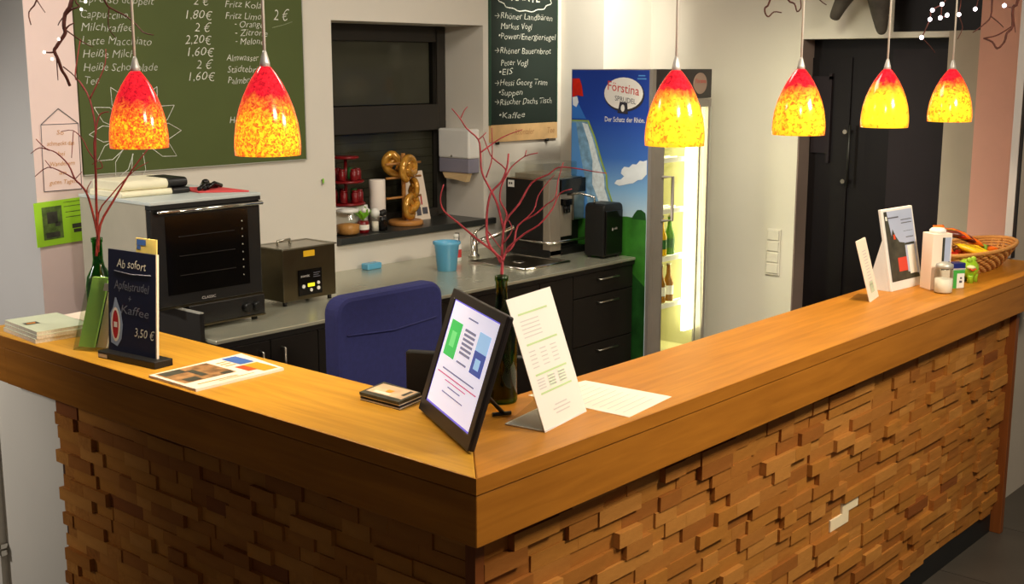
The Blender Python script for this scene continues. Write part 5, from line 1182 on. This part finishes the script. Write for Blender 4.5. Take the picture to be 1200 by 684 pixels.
def sweet(p, ang, pitch, L, Wd, m, label):
    n = 9; vs = []; fs = []
    u = V(math.cos(ang) * math.cos(pitch), math.sin(ang) * math.cos(pitch), math.sin(pitch)); v = V(-math.sin(ang), math.cos(ang), 0); w = u.cross(v)
    b = MB(); K = 8
    prof = [(-.5, 1, .05), (-.42, 1, .06), (-.36, .92, .5), (-.2, .92, .9), (.2, .92, .9), (.36, .92, .5), (.42, 1, .06), (.5, 1, .05)]
    P = Vector(p); vs = []
    for s_, a, th in prof:
        for k in range(K):
            q = 2 * math.pi * k / K
            vs.append(P + u * (s_ * L) + v * (math.cos(q) * Wd / 2 * a) + w * (math.sin(q) * Wd * .32 * th))
    fs = [(i * K + k, i * K + (k + 1) % K, (i + 1) * K + (k + 1) % K, (i + 1) * K + k) for i in range(len(prof) - 1) for k in range(K)]
    b.add(vs, fs, 0, True); b.add(vs[:K], [tuple(range(K))]); b.add(vs[-K:], [tuple(range(K))])
    s = tag(b.build('chocolate_bar', m, loc=p), label, 'sweet', 'wrapped sweets in the wicker basket')
    b = MB(); b.add([P + u * (sx * L) + v * (sy * Wd) + w * (Wd * .305) for sx, sy in ((-.18, -.12), (.18, -.12), (.18, .12), (-.18, .12))], [(0, 1, 2, 3)])
    b.build('wrapper_print', M['wrap_brown'] if m is not M['wrap_brown'] else M['wrap_yellow'], s)
    return s
SW = [(-.27, .02, .150, 1.0, .9, 'wrap_orange', 'orange wrapped bar standing highest at the left rim of the basket'),
      (-.28, .05, .110, .4, .9, 'wrap_brown', 'brown wrapped bar standing behind the white carton in the basket'),
      (-.22, .02, .165, -1.1, -.1, 'wrap_brown', 'brown wrapped bar on top of the heap just right of the carton lid'),
      (-.16, .03, .158, -1.0, -.25, 'wrap_red', 'red wrapped bar on top of the heap right of the brown one'),
      (-.10, .03, .150, -1.0, -.35, 'wrap_orange', 'bright orange wrapped bar on top in the middle of the heap'),
      (-.04, .03, .132, -.9, -.4, 'wrap_brown', 'brown wrapped bar between two orange ones on the slope of the heap'),
      (.02, .02, .112, -.8, -.45, 'wrap_orange', 'orange wrapped bar sloping lowest to the right of the heap'),
      (-.20, -.055, .108, -1.0, -.35, 'wrap_yellow', 'yellow wrapped bar at the front left above the rim'),
      (-.14, -.06, .096, -1.0, -.4, 'wrap_yellow', 'yellow wrapped bar at the front middle above the rim'),
      (-.07, -.055, .086, -.95, -.45, 'wrap_yellow', 'yellow wrapped bar at the front right of the heap'),
      (.08, .0, .075, .3, .1, 'wrap_green', 'lime green wrapped sweet right of the heap in the basket'),
      (.15, .0, .062, -.2, 0, 'wrap_orange', 'flat orange sweet lying at the right inside the basket'),
      (.21, .02, .055, .3, 0, 'wrap_red', 'flat red sweet lying rightmost inside the basket'),
      (-.21, .0, .085, .2, .1, 'wrap_red', 'red wrapped bar in the middle layer at the left of the heap'),
      (-.12, .0, .080, .1, 0, 'wrap_orange', 'orange wrapped bar in the middle layer of the heap'),
      (-.02, .0, .052, .1, 0, 'wrap_orange', 'orange wrapped bar lying at the bottom of the heap'),
      (-.15, .0, .040, .2, 0, 'wrap_red', 'red wrapped bar lying at the bottom of the heap'),
      (.10, .02, .038, .0, 0, 'wrap_brown', 'brown wrapped bar lying at the bottom right of the basket')]
for dx, dy, dz, an, pi_, m, lb in SW: sweet(BC + V(dx, dy, dz), an, pi_, .12, .05, M[m], lb)

# ============================================================ CARVED FIGURE
def skin(name, verts, edges, m, label, cat, loc):
    me = bpy.data.meshes.new(name); me.from_pydata([tuple(Vector(p[:3]) - Vector(loc)) for p in verts], edges, [])
    o = bpy.data.objects.new(name, me); COL.objects.link(o); o.location = loc
    md = o.modifiers.new('skin', 'SKIN'); md.use_smooth_shade = True
    for i, p in enumerate(verts):
        sv = me.skin_vertices[0].data[i]; sv.radius = (p[3], p[3] * (p[4] if len(p) > 4 else 1))
        sv.use_root = (i == 0)
    sb = o.modifiers.new('sub', 'SUBSURF'); sb.levels = 2; sb.render_levels = 2
    me.materials.append(m); OFF[o.name] = Vector(loc)
    return tag(o, label, cat)
xh = 3.955
hv = [(xh, 1.06, 2.34, .085), (xh, 1.14, 2.33, .075), (xh, 1.195, 2.26, .052), (xh, 1.235, 2.195, .038), (xh, 1.262, 2.14, .030), (xh, 1.27, 2.118, .024),
      (xh, 1.045, 2.25, .068), (xh, 1.035, 2.17, .050), (xh, 1.02, 2.09, .034), (xh, 1.015, 2.04, .022), (xh, .98, 2.44, .10), (xh, .89, 2.52, .085)]
skin('carved_figure', hv, [(0, 1), (1, 2), (2, 3), (3, 4), (4, 5), (0, 6), (6, 7), (7, 8), (8, 9), (0, 10), (10, 11)], M['sculpt'], 'dark weathered carved animal figure hung on the wall above the dark door', 'sculpture', (4.06, 1.1, 2.36))
MB().tube([(3.99, 1.03, 2.40), (4.1, 1.03, 2.40)], .02, n=10).build('wall_peg', M['black'], bpy.data.objects['carved_figure'])
